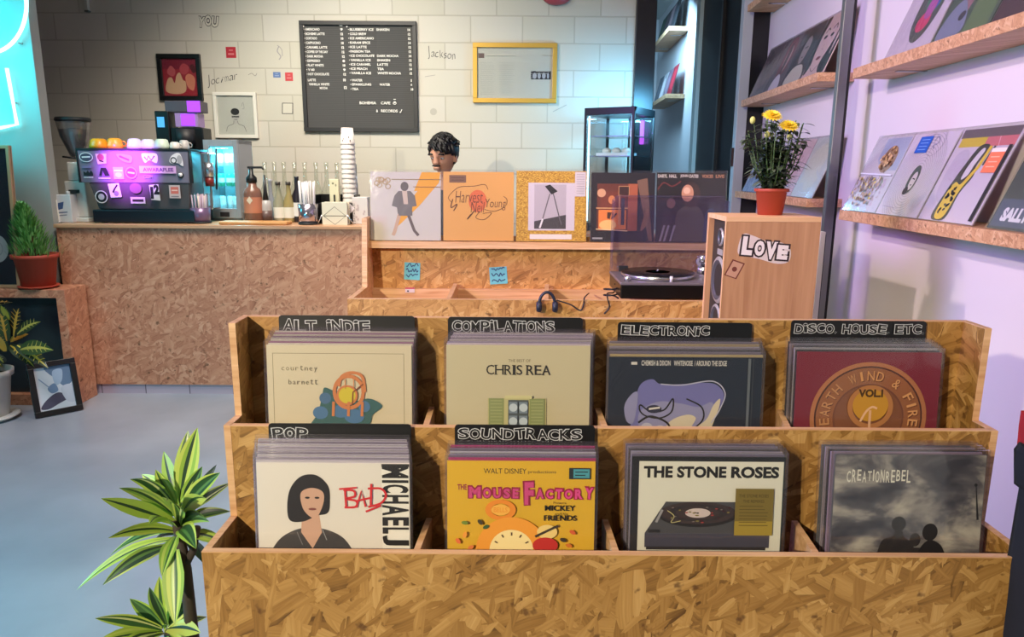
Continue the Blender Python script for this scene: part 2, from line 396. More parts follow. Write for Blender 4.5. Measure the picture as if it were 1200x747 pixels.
YB = 5.8; XEND = X(741, YB, 2.0)
WS = 0.0502                       # the right wall opens slightly away from the view
def XW(Y): return 1.39 + WS * Y
def XS(Y): return 1.22 + WS * Y
struct('floor', MB().box(-5.5, -5, -0.1, 2.6, 10.2, 0, FLOOR))
struct('wall_back', MB().box(-5.4, YB, 0, XEND, YB + 0.2, 3.4, BLOCK))
PX0 = X(62, 4.56, 1.15)
struct('wall_partition', MB().box(-5.4, 4.56, 0, PX0, 4.645, 3.4, GREY))
struct('wall_left', MB().box(-5.5, -5, 0, -5.4, 10, 3.4, GREY))
struct('wall_right', MB().hexa([(XW(-5), -5, 0), (XW(-5) + .15, -5, 0), (XW(9.9) + .15, 9.9, 0), (XW(9.9), 9.9, 0)], [(XW(-5), -5, 3.4), (XW(-5) + .15, -5, 3.4), (XW(9.9) + .15, 9.9, 3.4), (XW(9.9), 9.9, 3.4)], WHITE))
struct('wall_corridor', MB().box(0.6, 9.9, 0, 2.1, 10.05, 3.4, WHITE))
struct('ceiling', MB().box(-5.5, -0.5, 3.4, 2.6, 10.2, 3.5, mat((196, 192, 186), 0.8)))
# black column closing the block wall at the corridor
struct('trim_1', MB().box(XEND, YB - 0.05, 0, X(764, YB, 2), YB + 0.22, 3.4, BLACK), bevel=0.004)
# upright frames and dark glass door along the right wall
def wallbox(y0, y1, d0, d1, z0, z1, m, mb=None):
    mb = mb or MB(); q0 = [(XW(y) - d, y) for y, d in ((y0, d1), (y0, d0), (y1, d0), (y1, d1))]
    return mb.hexa([(a, b, z0) for a, b in q0], [(a, b, z1) for a, b in q0], m)
YP1 = 4.86; YP2 = 3.18
struct('trim_2', wallbox(YP2, YP2 + 0.035, 0.135, 0.175, 0, 3.4, RAIL), bevel=0.003)
p2 = bpy.data.objects['trim_2']; wallbox(YP2 + .012, YP2 + .03, 0.12, 0.135, 0, 3.4, DARK).build('seal', p2)
p1 = struct('trim_3', wallbox(YP1, YP1 + 0.08, 0.105, 0.17, 0, 3.4, PALEFRAME), bevel=0.003)
wallbox(YP1, YP1 + 0.05, 0, 0.105, 0, 3.4, BLACK).build('seal', p1)
z = at(853, 184, YP1).z; wallbox(YP1 + 0.02, YP1 + 0.06, 0.17, 0.185, z - .06, z + .06, mat((48, 30, 28), .4)).build('latch', p1)
struct('trim_4', wallbox(6.35, 6.5, 0, 0.16, 0, 3.4, PALEFRAME), bevel=0.003)
d1 = struct('door_1', wallbox(YP1 + 0.13, 6.35, 0, 0.13, 0, 3.4, mat((5, 5, 7), .4, 0, .2)))
wallbox(5.55, 5.6, 0.13, 0.15, 0, 3.4, BLACK).build('door_stile', d1)
wallbox(5.2, 5.24, 0.13, 0.17, 0.95, 1.25, DARK).build('door_handle', d1)
# ------------------------------------------------------------------ the record display in front
CL, CR = -0.574, 0.972
T1Z, T2Z, T3Z = 0.761, 0.956, 1.152
YA, YBB, YC = 1.214, 1.356, 1.488
crate = thing('record_display', 'stepped chipboard record display with two rows of bins in the foreground', 'record display', (0.2, 1.36, 0))
O = crate.location
def cp(name, mb, bev=0.0): return mb.build(name, crate, O, bev)
def panel(y0, z0, z1):
    m = MB().box(CL + .012, y0, z0, CR - .012, y0 + .013, z1, OSB)
    m.box(CL + .012, y0 - .0004, z1 - .0005, CR - .012, y0 + .0134, z1 + .0012, EDGE); return m
cp('front_panel', MB().box(CL, YA, 0, CR, YA + .013, T1Z, OSB).box(CL, YA - .0005, T1Z - .0006, CR, YA + .0135, T1Z + .0014, EDGE))
cp('middle_panel', panel(YBB, 0.3, T2Z)); cp('back_panel', panel(YC, 0.3, T3Z))
PROF = [(YA + .013, 0), (YA + .013, T1Z), (YBB, T1Z), (YBB, T2Z), (YBB + .062, T2Z), (YC - .07, T3Z), (YC + .013, T3Z), (YC + .013, 0)]
for x0 in (CL, CR - .013):
    m = MB().prism(PROF, x0, x0 + .013, OSB, 'X')
    for (a, b), (c, d) in ((PROF[1], PROF[2]), (PROF[3], PROF[4]), (PROF[5], PROF[6])):
        m.box(x0 - .0004, a, b - .0005, x0 + .0134, c, d + .0012, EDGE)
    m.box(x0 - .0004, YBB - .0006, T1Z, x0 + .0134, YBB, T2Z, EDGE)
    m.prism([(YBB + .0612, T2Z), (YBB + .062, T2Z), (YC - .07, T3Z), (YC - .0708, T3Z)], x0 - .0004, x0 + .0134, EDGE, 'X')
    cp('side_panel', m)
def divider(pa, ya, pb, yb, z, zb):
    xa, xb = X(pa, ya, z), X(pb, yb, z); t = .006
    m = MB().hexa([(xa - t, ya, zb), (xa + t, ya, zb), (xb + t, yb, zb), (xb - t, yb, zb)], [(xa - t, ya, z), (xa + t, ya, z), (xb + t, yb, z), (xb - t, yb, z)], EDGE)
    cp('divider', m)
for pa, pb in ((488, 503), (722, 709), (957, 931)): divider(pa, YA + .013, pb, YBB, T1Z - .001, .45)
for pa, pb in ((499, 506), (709, 700), (924, 913)): divider(pa, YBB + .013, pb, YC, T2Z - .001, .66)
cp('base_board', MB().box(CL + .013, YA + .013, 0.06, CR - .013, YC, .075, OSB))

# ------------------------------------------------------------------ records
SW = .312
NREC = [0]
def record(label, art=None, base=(220, 215, 205), loc=(0, 0, 0), rx=0.0, rz=0.0, group=None, sleeve=True, w=SW, h=SW, cat='record', artkw=None):
    t = thing('record_sleeve', label, cat, loc, rz, group, rx)
    m = MB(); bm = mat(base, 0.5); m.box(-w / 2, 0, 0, w / 2, .0035, h, bm)
    if art:
        kw = dict(cx=.5, ty=0, sx=1 / w, H=h, y=0.0, sy=1 / h, clip=(0.004, 0.004, .996, .996)); kw.update(artkw or {})
        art(Art(m, **kw))
    m.build('cover', t)
    if sleeve:
        e = .005; MB().box(-w / 2 - e, -.0022, -.003, w / 2 + e, .0045, h + .009, SLEEVE).build('plastic_sleeve', t)
    return t
def pxkw(x0, x1, yt, h=SW, w=SW, fy=1.03):
    s = (x1 - x0) / w; return dict(cx=(x0 + x1) / 2, ty=yt, sx=s, H=h, y=0.0, sy=s * fy, clip=(x0 + .5, yt + .5, x1 - .5, yt + s * fy * h - 1))
K = (22, 22, 24)
def bust(a, cx, cy, sc, hair, skin, coat):          # plain head-and-shoulders figure
    a.blob([(cx - 52 * sc, cy + 112 * sc), (cx - 44 * sc, cy + 72 * sc), (cx - 16 * sc, cy + 52 * sc), (cx + 18 * sc, cy + 52 * sc), (cx + 46 * sc, cy + 70 * sc), (cx + 54 * sc, cy + 112 * sc)], coat)
    a.poly([(cx - 10 * sc, cy + 30 * sc), (cx + 11 * sc, cy + 30 * sc), (cx + 14 * sc, cy + 56 * sc), (cx + 2 * sc, cy + 78 * sc), (cx - 12 * sc, cy + 56 * sc)], skin)
    a.blob([(cx - 27 * sc, cy + 38 * sc), (cx - 26 * sc, cy + 4 * sc), (cx - 12 * sc, cy - 17 * sc), (cx + 8 * sc, cy - 20 * sc), (cx + 23 * sc, cy - 6 * sc), (cx + 25 * sc, cy + 14 * sc), (cx + 22 * sc, cy + 30 * sc), (cx + 8 * sc, cy + 34 * sc), (cx - 10 * sc, cy + 42 * sc)], hair); a.blob([(cx - 11 * sc, cy + 4 * sc), (cx + 2 * sc, cy - 3 * sc), (cx + 16 * sc, cy + 2 * sc), (cx + 17 * sc, cy + 16 * sc), (cx + 9 * sc, cy + 35 * sc), (cx + 1 * sc, cy + 36 * sc), (cx - 9 * sc, cy + 24 * sc)], skin)
    a.ell(cx - 3 * sc, cy + 10 * sc, 3 * sc, 1.4 * sc, K); a.ell(cx + 9 * sc, cy + 10 * sc, 3 * sc, 1.4 * sc, K); a.ell(cx + 3 * sc, cy + 25 * sc, 5 * sc, 1.6 * sc, (130, 70, 64))
def art_bad(a):
    bust(a, 362, 577, .95, (24, 21, 24), (206, 164, 140), (58, 56, 58))
    a.line([(346, 630), (352, 646)], 1, (120, 118, 118)); a.line([(376, 626), (381, 640)], 1, (150, 150, 150))
    a.rect(447, 543, 480, 720, (236, 232, 222)); a.rect(447, 543, 480, 547, (40, 38, 40))
    x0, x1 = 447.5, 478.5
    ys = [(546, 561), (563.5, 567), (569, 579.5), (582, 593), (594.5, 608), (610, 621), (623, 631), (633, 646)]
    for ch, (y0, y1) in zip('MICHAELJ', ys):
        cx, cy = (x0 + x1) / 2, (y0 + y1) / 2; ww, hh = y1 - y0, x1 - x0
        a.text(ch, cx - ww / 2, cy - hh / 2, cx + ww / 2, cy + hh / 2, (24, 23, 25), 0.035, 90)
    red = (196, 40, 48)
    a.line([(397, 575), (418, 573)], 2.2, red); a.line([(404, 577), (405, 597)], 2.6, red)
    a.curve([(402, 576), (414, 577), (415, 584), (405, 587), (417, 590), (416, 597), (403, 598)], 2.6, red)
    a.line([(417, 598), (423, 577), (428, 597)], 2.6, red); a.line([(416, 590), (436, 585)], 2.4, red)
    a.line([(435, 568), (434, 595)], 2.6, red); a.curve([(431, 574), (446, 574), (452, 582), (446, 592), (431, 597)], 2.6, red); a.line([(428, 603), (446, 595)], 2.4, red)
def art_mouse(a):
    a.text('WALT DISNEY', 567, 550, 617, 556.5, K); a.text('productions', 619, 552, 652, 557, (60, 50, 40))
    mg, rd = (206, 70, 130), (150, 24, 60)
    a.text('THE', 536, 570, 547, 577, rd, .03)
    x = 548
    for ch, ww, h in (('M', 17, 17), ('O', 12, 15), ('U', 12, 15), ('S', 11, 15), ('E', 10, 15), (' ', 4, 0), ('F', 14, 30), ('A', 12, 15), ('C', 11, 14), ('T', 11, 15), ('O', 12, 14), ('R', 12, 15), ('Y', 13, 17)):
        if ch != ' ':
            a.text(ch, x, 588 - h * (.78 if h > 20 else 1), x + ww, 588 + (8 if h > 20 else 0), rd, .12, R.uniform(-4, 4)); a.text(ch, x + 1.6, 589.5 - h * (.78 if h > 20 else 1) + .5, x + ww - 1.6, 587 + (8 if h > 20 else 0), mg, .05)
        x += ww * .99
    a.text('Presents', 649, 590.5, 664, 593.5, (90, 60, 30)); a.text('MICKEY', 639, 595, 675, 602, K, .02); a.text('and his', 651, 604, 666, 608, K); a.text('FRIENDS', 638, 607.5, 677, 614.5, K, .02)
    a.rect(667, 548, 692, 562, (36, 44, 48)); a.rect(672, 549.5, 691, 560.5, (70, 142, 152)); a.line([(674, 553), (689, 553)], 1.2, (30, 40, 44)); a.line([(674, 557), (686, 557)], 1.2, (30, 40, 44))
    og = (222, 132, 44)
    a.ring(587, 601, 11, 18, og, k=.72); a.ell(587, 601, 11, 7, (232, 170, 70)); a.text('BELLS', 579, 598, 595, 604, og)
    a.ring(600, 652, 26, 42, (228, 150, 52)); a.ell(600, 652, 26, 26, (236, 214, 150))
    for i in range(12):
        t = i * PI / 6; a.line([(600 + 19 * math.cos(t), 652 + 19 * math.sin(t)), (600 + 23 * math.cos(t), 652 + 23 * math.sin(t))], 1.6, (90, 70, 50))
    a.ell(642, 628, 12, 9, (226, 196, 120)); a.ell(640, 645, 15, 10, (186, 44, 40)); a.line([(628, 634), (655, 620)], 3, (60, 50, 40))
    for px, py, c in ((545, 617, (110, 130, 50)), (570, 622, (60, 90, 50)), (563, 616, (70, 60, 40)), (661, 638, (60, 50, 40)), (668, 645, (200, 110, 40)), (537, 640, (220, 110, 60)), (552, 648, (214, 120, 60)), (672, 628, (200, 90, 50)), (545, 632, (228, 150, 60))):
        a.ell(px, py, 4, 2.4, c, rot=R.uniform(0, 180))
def art_stone(a):
    a.rect(738, 536, 935, 546, (24, 26, 30)); a.rect(918.5, 540, 935, 740, (40, 44, 46))
    a.rect(749.5, 541.5, 919, 740, (220, 218, 202))
    for t, x0, x1 in (('THE', 755, 789), ('STONE', 794, 852), ('ROSES', 857.5, 914)): a.text(t, x0, 547.5, x1, 562, (16, 16, 16), .045)
    a.poly([(782, 592), (868, 592), (905, 632), (758, 632)], (70, 70, 74)); a.rect(758, 632, 906, 650, (62, 62, 78)); a.rect(760, 649, 902, 653, (30, 28, 32))
    a.ell(820, 608, 47, 16, (26, 22, 24)); a.ell(820, 606, 44, 14, (56, 42, 42)); a.ring(820, 606, 26, 34, (40, 32, 34), k=.32); a.ell(820, 606, 15, 6, (206, 190, 186)); a.ell(820, 606, 1.5, .8, K)
    a.curve([(784, 603), (792, 610), (789, 618), (800, 616)], 1, (190, 180, 120)); a.line([(771, 618), (778, 602)], 3, (150, 148, 150)); a.rect(762, 627, 776, 631, (30, 30, 34))
    for i in range(26): a.ell(R.uniform(785, 860), R.uniform(597, 618), R.uniform(1, 2.4), .8, R.choice([(150, 60, 60), (110, 100, 96), (70, 30, 36), (120, 110, 60)]))
    a.rect(863, 574, 908, 626, (112, 96, 44)); a.rect(863, 615, 908, 633, (150, 128, 48))
    a.text('THE STONE ROSES', 867, 581, 902, 585, (70, 58, 26)); a.text('THE REMIXES', 872, 588, 897, 591.5, (70, 58, 26))
    for i in range(7): a.line([(868, 596 + i * 4), (903 - R.uniform(0, 8), 596 + i * 4)], .8, (84, 70, 30))
def cloudmat():
    q = NT('grey_cloud_print'); tc = q.n('ShaderNodeTexCoord'); mp = q.n('ShaderNodeMapping'); mp.inputs['Scale'].default_value = (9, 1, 17); q.l(tc.outputs['Object'], mp.inputs[0])
    n = q.n('ShaderNodeTexNoise', i_Scale=1.0, i_Detail=5.0, i_Roughness=0.55, i_Distortion=.4); q.l(mp.outputs[0], n.inputs['Vector'])
    q.l(q.ramp(n.outputs[0], [(0.38, (52, 52, 62)), (0.48, (88, 86, 92)), (0.56, (140, 136, 132)), (0.66, (182, 176, 164))]), q.b.inputs['Base Color']); q.b.inputs['Roughness'].default_value = .5; return q.m
def art_creation(a):
    cm = cloudmat(); a.rect(980, 533, 1160, 720, cm)
    x = 994
    for ch in 'CREATIONREBEL':
        hi = R.choice([0, 0, 2, -1]); wl = 1.4 if ch == 'I' else 4.6; a.text(ch, x, 554 - hi, x + wl, 566 + R.choice([0, 0, 2]), (222, 220, 206), .01); x += wl + 1.5
    k = (26, 24, 27)
    a.ell(1058.5, 620, 8.5, 9.5, k); a.blob([(1036, 653), (1041, 640), (1052, 636), (1056, 628), (1063, 629), (1066, 637), (1074, 643), (1078, 660), (1034, 668)], k)
    a.ell(1079, 640, 6.5, 8.5, k); a.poly([(1071, 650), (1087, 650), (1090, 675), (1068, 675)], k)
    a.ell(1096, 630, 9, 11, k); a.blob([(1084, 655), (1089, 645), (1096, 640), (1104, 642), (1112, 650), (1116, 670), (1082, 672)], k)
    a.line([(1146, 572), (1151, 614)], [.8, 2.6], (40, 40, 44)); a.ell(1145.5, 570, 2, 2, (40, 40, 44))
def art_courtney(a):
    e = (140, 130, 104)
    a.line([(319, 415), (473, 415), (473, 560), (319, 560)], .9, e, True)
    for t, x0, y0, x1, y1 in (('courtney', 329, 428, 373, 436), ('barnett', 337, 445, 373, 453)):
        x = x0; st = (x1 - x0) / len(t)
        for ch in t:
            hh = 6 if ch in 'tb' else 4
            a.text(ch, x, y1 - hh - (0), x + st * .62, y1 + (2.2 if ch == 'y' else 0), (92, 84, 62), -.01); x += st
    a.blob([(379, 457), (388, 460), (396, 463), (404, 470), (416, 473), (430, 470), (440, 473), (447, 480), (436, 490), (430, 503), (400, 512), (362, 508), (370, 490), (376, 470)], (44, 92, 92))
    for px, py, rx, ry in ((380, 470, 7, 7), (374, 488, 9, 8), (398, 486, 10, 8), (414, 492, 12, 9), (426, 480, 7, 7)): a.ell(px, py, rx, ry, (66, 104, 138))
    og = (186, 112, 64)
    a.ring(408, 462, 15, 19, og, k=1.15); a.curve([(396, 455), (400, 443), (412, 438), (424, 443), (427, 462)], 3.6, og); a.ell(406, 466, 11, 11, (190, 172, 46)); a.ring(406, 466, 10, 12.5, og)
    for x in (390, 408, 424): a.line([(x, 474), (x - 1, 492)], 3.2, og)
    a.line([(404, 446), (404, 458)], 1, og); a.line([(414, 446), (414, 458)], 1, og); a.line([(412, 478), (413, 462), (425, 452)], 1.4, (120, 66, 36))
def art_rea(a):
    a.text('THE BEST OF', 596, 422, 622, 425.5, (90, 82, 60))
    x = 570
    for ch, ww in (('C', 10.5), ('H', 11.5), ('R', 10), ('I', 4.5), ('S', 8), (' ', 4), ('R', 10), ('E', 9), ('A', 11)):
        if ch != ' ': a.text(ch, x, 429, x + ww - 1.2, 441, (30, 28, 24), .005)
        if ch in 'HRIA':
            a.line([(x - .6, 440.7), (x + (3 if ch != 'I' else 4), 440.7)], .9, (30, 28, 24))
        if ch in 'HRIE': a.line([(x - .8, 429.4), (x + 3, 429.4)], .9, (30, 28, 24))
        x += ww * .97
    a.rect(572, 470, 641, 540, (176, 170, 120)); a.rect(596, 472, 620, 540, (72, 80, 84))
    for x0 in (573, 621): 
        a.rect(x0, 470, x0 + 18, 540, (128, 136, 88))
        for i in range(12): a.line([(x0 + 2, 473 + i * 4), (x0 + 16, 473 + i * 4)], 1, (150, 156, 104))
    for x0 in (597, 609):
        for y0 in (474, 491): a.rect(x0, y0, x0 + 10, y0 + 14, (108, 122, 132)); a.ell(x0 + 5, y0 + 7, 5, 5, (172, 184, 188))
    a.rect(592, 466, 624, 470, (190, 184, 132))
def art_electronic(a):
    wt = (208, 204, 196)
    a.rect(740, 425, 747, 428.5, wt); a.text('CHEMISH & DIXON', 752, 423, 786, 429.5, wt, .02); a.text('WHITENOISE', 790, 423, 812, 429.5, wt, .02); a.text('/ AROUND THE EDGE', 814, 423, 852, 429.5, wt, .02)
    lav, mid, bei = (112, 112, 168), (140, 140, 176), (206, 194, 168)
    a.blob([(746, 470), (752, 452), (765, 446), (775, 452), (800, 452), (822, 450), (840, 452), (850, 464), (846, 480), (834, 500), (820, 520), (770, 525), (742, 510), (745, 488)], lav)
    a.blob([(750, 490), (772, 474), (800, 476), (820, 480), (836, 474), (838, 488), (824, 508), (800, 520), (760, 520)], mid)
    a.blob([(786, 500), (806, 490), (818, 494), (812, 508), (830, 496), (838, 478), (846, 470), (842, 490), (828, 515), (780, 525)], bei)
    a.blob([(733, 480), (740, 466), (748, 462), (748, 478), (744, 500), (736, 498)], mid)
    a.curve([(752, 478), (764, 486), (780, 484), (790, 470), (789, 486), (776, 494), (760, 492), (752, 486)], 1.8, K, True); a.ell(768, 483, 9, 5, (36, 38, 60)); a.line([(762, 483), (775, 481)], 2.4, wt)
    a.curve([(750, 500), (764, 492), (784, 500), (790, 515)], 2.4, K); a.curve([(806, 470), (824, 480), (826, 496), (812, 510)], 1.8, K); a.curve([(775, 452), (800, 453), (836, 448), (851, 462), (846, 482), (836, 500)], 1.4, (180, 180, 200))
    a.ell(760, 506, 7, 6, (180, 180, 196)); a.ell(776, 508, 6, 5, (190, 188, 190))
    a.line([(878.5, 420), (878.5, 520)], 3.2, (96, 104, 110)); a.line([(883, 420), (883, 520)], 1, (60, 66, 72))
def art_ewf(a):
    cx, cy, r = 1022, 494, 69
    a.ell(cx, cy, r, r, (150, 92, 52)); a.ring(cx, cy, r - 5, r, (176, 112, 68)); a.ring(cx, cy, r - 7, r - 5, (74, 34, 24)); a.ring(cx, cy, 40, 42, (112, 62, 38)); a.ell(cx, cy, 40, 40, (128, 76, 44))
    t = 'EARTH WIND & FIRE'; n = len(t)
    for i, ch in enumerate(t):
        if ch == ' ': continue
        an = math.radians(-186 + i * 192 / (n - 1)); px, py = cx + 52 * math.cos(an), cy + 52 * math.sin(an); ro = math.degrees(an) + 90
        ww = 3 if ch == 'I' else 8.5
        a.text(ch, px - ww / 2 + .6, py - 5.2, px + ww / 2 + .6, py + 6.4, (88, 44, 26), .02, ro); a.text(ch, px - ww / 2, py - 6, px + ww / 2, py + 5.6, (196, 140, 88), .01, ro)
    a.ring(cx + 1, cy - 14, 21, 27, (166, 110, 62)); a.ell(cx + 1, cy - 16, 21, 20, (182, 132, 40)); a.text('VOL.I', cx - 14, cy - 36, cx + 15, cy - 26, (70, 44, 16), .05)
    a.line([(cx + 1, cy - 10), (cx + 1, cy + 22)], 3, (206, 160, 120)); a.curve([(cx - 10, cy + 4), (cx - 4, cy - 8), (cx + 3, cy - 14), (cx + 9, cy - 12)], 2.6, (214, 170, 130))
HEAD = mat((15, 16, 19), .42)
def header(px0, px1, py0, Y, text, tx0, ty0, tx1, ty1, label, lean=3):
    z1 = at((px0 + px1) / 2, py0, Y).z; h = .345; zb = z1 - h; zc = Y * CT + (EYE - z1) * ST; wd = (px1 - px0) * zc / FPX
    x = X((px0 + px1) / 2, Y, z1)
    t = thing('divider_card', label, 'divider card', (x, Y - .004 - math.sin(math.radians(lean)) * h, zb), 0, 'black header cards of the record bins', -math.radians(lean))
    m = MB(); r = .006; w2 = wd / 2
    P = [(-w2, 0), (w2, 0), (w2, h - r), (w2 - r * .3, h - r * .3), (w2 - r, h), (-w2 + r, h), (-w2 + r * .3, h - r * .3), (-w2, h - r)]
    m.prism(P, 0, .003, HEAD); m.build('card', t)
    m2 = MB(); s = (px1 - px0) / wd; a = Art(m2, (px0 + px1) / 2, py0, s, h, -.0001, s)
    a.graffiti(text, tx0, ty0, tx1, ty1, (196, 198, 200), (15, 16, 19), .03, .036); m2.build('lettering', t)['label'] = 'white outlined bubble lettering'
    return t
STK = [
 # name, cover px x0,x1,ytop, tier, base, art, label of front, what behind, count, side shift per record, rise per record, colours behind
 ('bad', 300, 480, 543, 1, (226, 220, 210), art_bad, 'white sleeve with a dark-haired figure and red BAD lettering, front of the POP bin', 'sleeve filed behind the white BAD record, only its plastic top edge showing', 9, -.0012, .0030, [(206, 200, 210), (180, 172, 190), (226, 222, 226), (150, 140, 160)]),
 ('mouse', 524, 698, 541, 1, (222, 176, 40), art_mouse, 'yellow sleeve with pink MOUSE FACTORY title, front of the SOUNDTRACKS bin', 'sleeve filed behind the yellow soundtrack record, only its top edge showing', 5, .001, .0028, [(176, 40, 110), (130, 120, 150), (190, 186, 196), (120, 110, 130)]),
 ('stone', 741, 921, 536, 1, (32, 34, 38), art_stone, 'cream and black sleeve reading THE STONE ROSES with a turntable picture', 'sleeve filed behind the cream turntable record, only its edges showing', 5, -.0008, .0018, [(120, 112, 136), (190, 184, 196), (60, 62, 66), (150, 144, 160)]),
 ('creation', 979, 1157, 533, 1, (88, 86, 92), art_creation, 'grey cloudy sleeve with three silhouettes reading CREATIONREBEL', 'sleeve filed behind the grey cloud record, only its edges showing', 4, -.0030, .0012, [(150, 130, 156), (40, 44, 50), (170, 160, 176), (90, 96, 100)]),
 ('courtney', 312, 482, 405, 2, (206, 194, 164), art_courtney, 'beige sleeve with an orange chair shape on a blue-green patch, front of ALT INDIE bin', 'sleeve filed behind the beige chair record, only its top edge showing', 8, .0005, .0022, [(214, 206, 190), (168, 110, 150), (226, 220, 204), (196, 190, 180), (120, 80, 120)]),
 ('rea', 523, 692, 405, 2, (196, 186, 152), art_rea, 'beige sleeve reading CHRIS REA above a green-shuttered window, COMPILATIONS bin', 'sleeve filed behind the beige window record, only its edges showing', 7, .0012, .0020, [(206, 192, 206), (180, 168, 190), (214, 206, 204), (160, 150, 164)]),
 ('electronic', 714, 894, 419, 2, (22, 34, 50), art_electronic, 'dark navy sleeve with a lavender swirling shape, front of the ELECTRONIC bin', 'sleeve filed behind the dark navy record, only its top edge showing', 6, .0014, .0034, [(190, 170, 120), (130, 122, 140), (70, 70, 78), (160, 152, 166)]),
 ('ewf', 935, 1104, 413, 2, (120, 26, 46), art_ewf, 'crimson sleeve with a bronze lettered disc, front of the DISCO HOUSE bin', 'sleeve filed behind the crimson disc record, only its edges showing', 5, -.0008, .0022, [(40, 38, 44), (190, 184, 186), (70, 66, 76), (140, 132, 146)]),
]
LEAN = 5.0
for nm, x0, x1, yt, tier, base, art, lab, lab2, cnt, sh, rise, cols in STK:
    yb = (YA + .034) if tier == 1 else (YBB + .032)
    ytop = yb + math.sin(math.radians(LEAN)) * SW
    zt = at((x0 + x1) / 2, yt, ytop).z; zb = zt - SW * math.cos(math.radians(LEAN)); xc = X((x0 + x1) / 2, ytop, zt)
    zc = ytop * CT + (EYE - zt) * ST; wd = (x1 - x0) * zc / FPX
    record(lab, art, base, (xc, yb, zb), -math.radians(LEAN), 0, None, True, wd, SW, artkw=pxkw(x0, x1, yt, SW, wd))
    step = min(.0086, .052 / cnt)
    first = None
    for i in range(1, cnt + 1):
        c = cols[(i - 1) % len(cols)]; off = (xc + sh * i + R.uniform(-.002, .002), yb + step * i, zb + rise * i)
        record(lab2, None, c, off, -math.radians(LEAN), 0, 'records filed behind the ' + nm.replace('bad', 'pop').replace('mouse', 'soundtracks').replace('stone', 'turntable').replace('creation', 'cloud').replace('courtney', 'indie').replace('rea', 'compilations').replace('ewf', 'disco') + ' front record', True, wd, SW)
    sl = rise / step; yf = yb - .008; yr = yb + .075
    cp('bin_floor', MB().prism([(yf, zb - .004 - .008 * sl), (yr, zb - .004 + .075 * sl), (yr, zb - .02 + .075 * sl), (yf, zb - .02 - .008 * sl)], xc - .17, xc + .17, OSB, 'X'))
header(315, 482, 496, YBB - .006, 'PoP', 319, 500, 361, 515, 'black header card with white POP lettering above the white figure record')
header(533, 697, 497.5, YBB - .006, 'SOUNDTRACKS', 537, 501, 682, 515, 'black header card with white SOUNDTRACKS lettering above the yellow record')
header(327, 486, 369.5, YC - .006, 'ALT. iNDiE', 332, 374, 434, 390.5, 'black header card with white ALT INDIE lettering above the beige chair record')
header(525, 683, 371.5, YC - .006, 'COMPiLATiONS', 530, 375, 650, 389, 'black header card with white COMPILATIONS lettering above the beige window record')
header(724, 881, 377.5, YC - .006, 'ELECTRONiC', 728, 381, 831, 393, 'black header card with white ELECTRONIC lettering above the navy record')
header(927, 1085, 375.5, YC - .006, 'DiSCO, HOUSE, ETC.', 931, 379, 1083, 391, 'black header card with white DISCO HOUSE ETC lettering above the crimson record')

# ------------------------------------------------------------------ rear record unit with display ledge
UY = 3.16; UF = 2.74
zl = at(560, 282, UY).z; zle = at(560, 290, UY - .06).z; zbf = at(560, 351, UF).z; zbk = at(560, 336, UY - .02).z
UXL = X(427, 3.1, zl); UXR = X(852, UY, zl) + .02
unit = thing('record_unit', 'pale chipboard record unit with an empty bin below a ledge of records', 'record unit', (.15, 3.0, 0)); UO = unit.location
def up(name, mb, bev=0.0): return mb.build(name, unit, UO, bev)
up('back_panel', MB().box(UXL + .02, UY, 0, UXR - .02, UY + .015, zl + .02, OSB_MID))
up('ledge', MB().box(UXL + .02, UY - .075, zl - .028, UXR - .02, UY, zl, OSB_MID).box(UXL + .02, UY - .0755, zl - .0285, UXR - .02, UY - .075, zl, EDGE), .001)
zp = at(430, 255, 3.12).z
XBL = X(405, UF, zbf)
up('side_panel', MB().prism([(UF + .0155, 0), (UF + .0155, zbf), (3.02, zbf), (3.06, zp), (UY + .1, zp), (UY + .1, 0)], UXL, UXL + .022, EDGE, 'X'))
up('side_panel', MB().prism([(UF + .0155, 0), (UF + .0155, zbf), (3.02, zbf), (3.06, zp), (UY + .1, zp), (UY + .1, 0)], UXR - .022, UXR, EDGE, 'X'))
up('front_panel', MB().box(UXL, UF, 0, UXR, UF + .015, zbf - .002, OSB_MID).box(UXL, UF - .0005, zbf - .002, UXR, UF + .0155, zbf, EDGE))
up('inner_rail', MB().box(UXL + .022, UY - .03, zbf - .12, UXR - .022, UY - .001, zbk - .012, EDGE))
up('bin_floor', MB().box(UXL + .022, UF + .015, zbf - .14, UXR - .022, UY, zbf - .125, OSB_MID))
for pa, pb in ((525, 534), (640, 641)):
    xa, xb = X(pa, UF, zbf), X(pb, UY - .03, zbf); t = .009
    up('divider', MB().hexa([(xa - t, UF + .015, zbf - .13), (xa + t, UF + .015, zbf - .13), (xb + t, UY - .03, zbf - .13), (xb - t, UY - .03, zbf - .13)], [(xa - t, UF + .015, zbf), (xa + t, UF + .015, zbf), (xb + t, UY - .03, zbf), (xb - t, UY - .03, zbf)], EDGE))
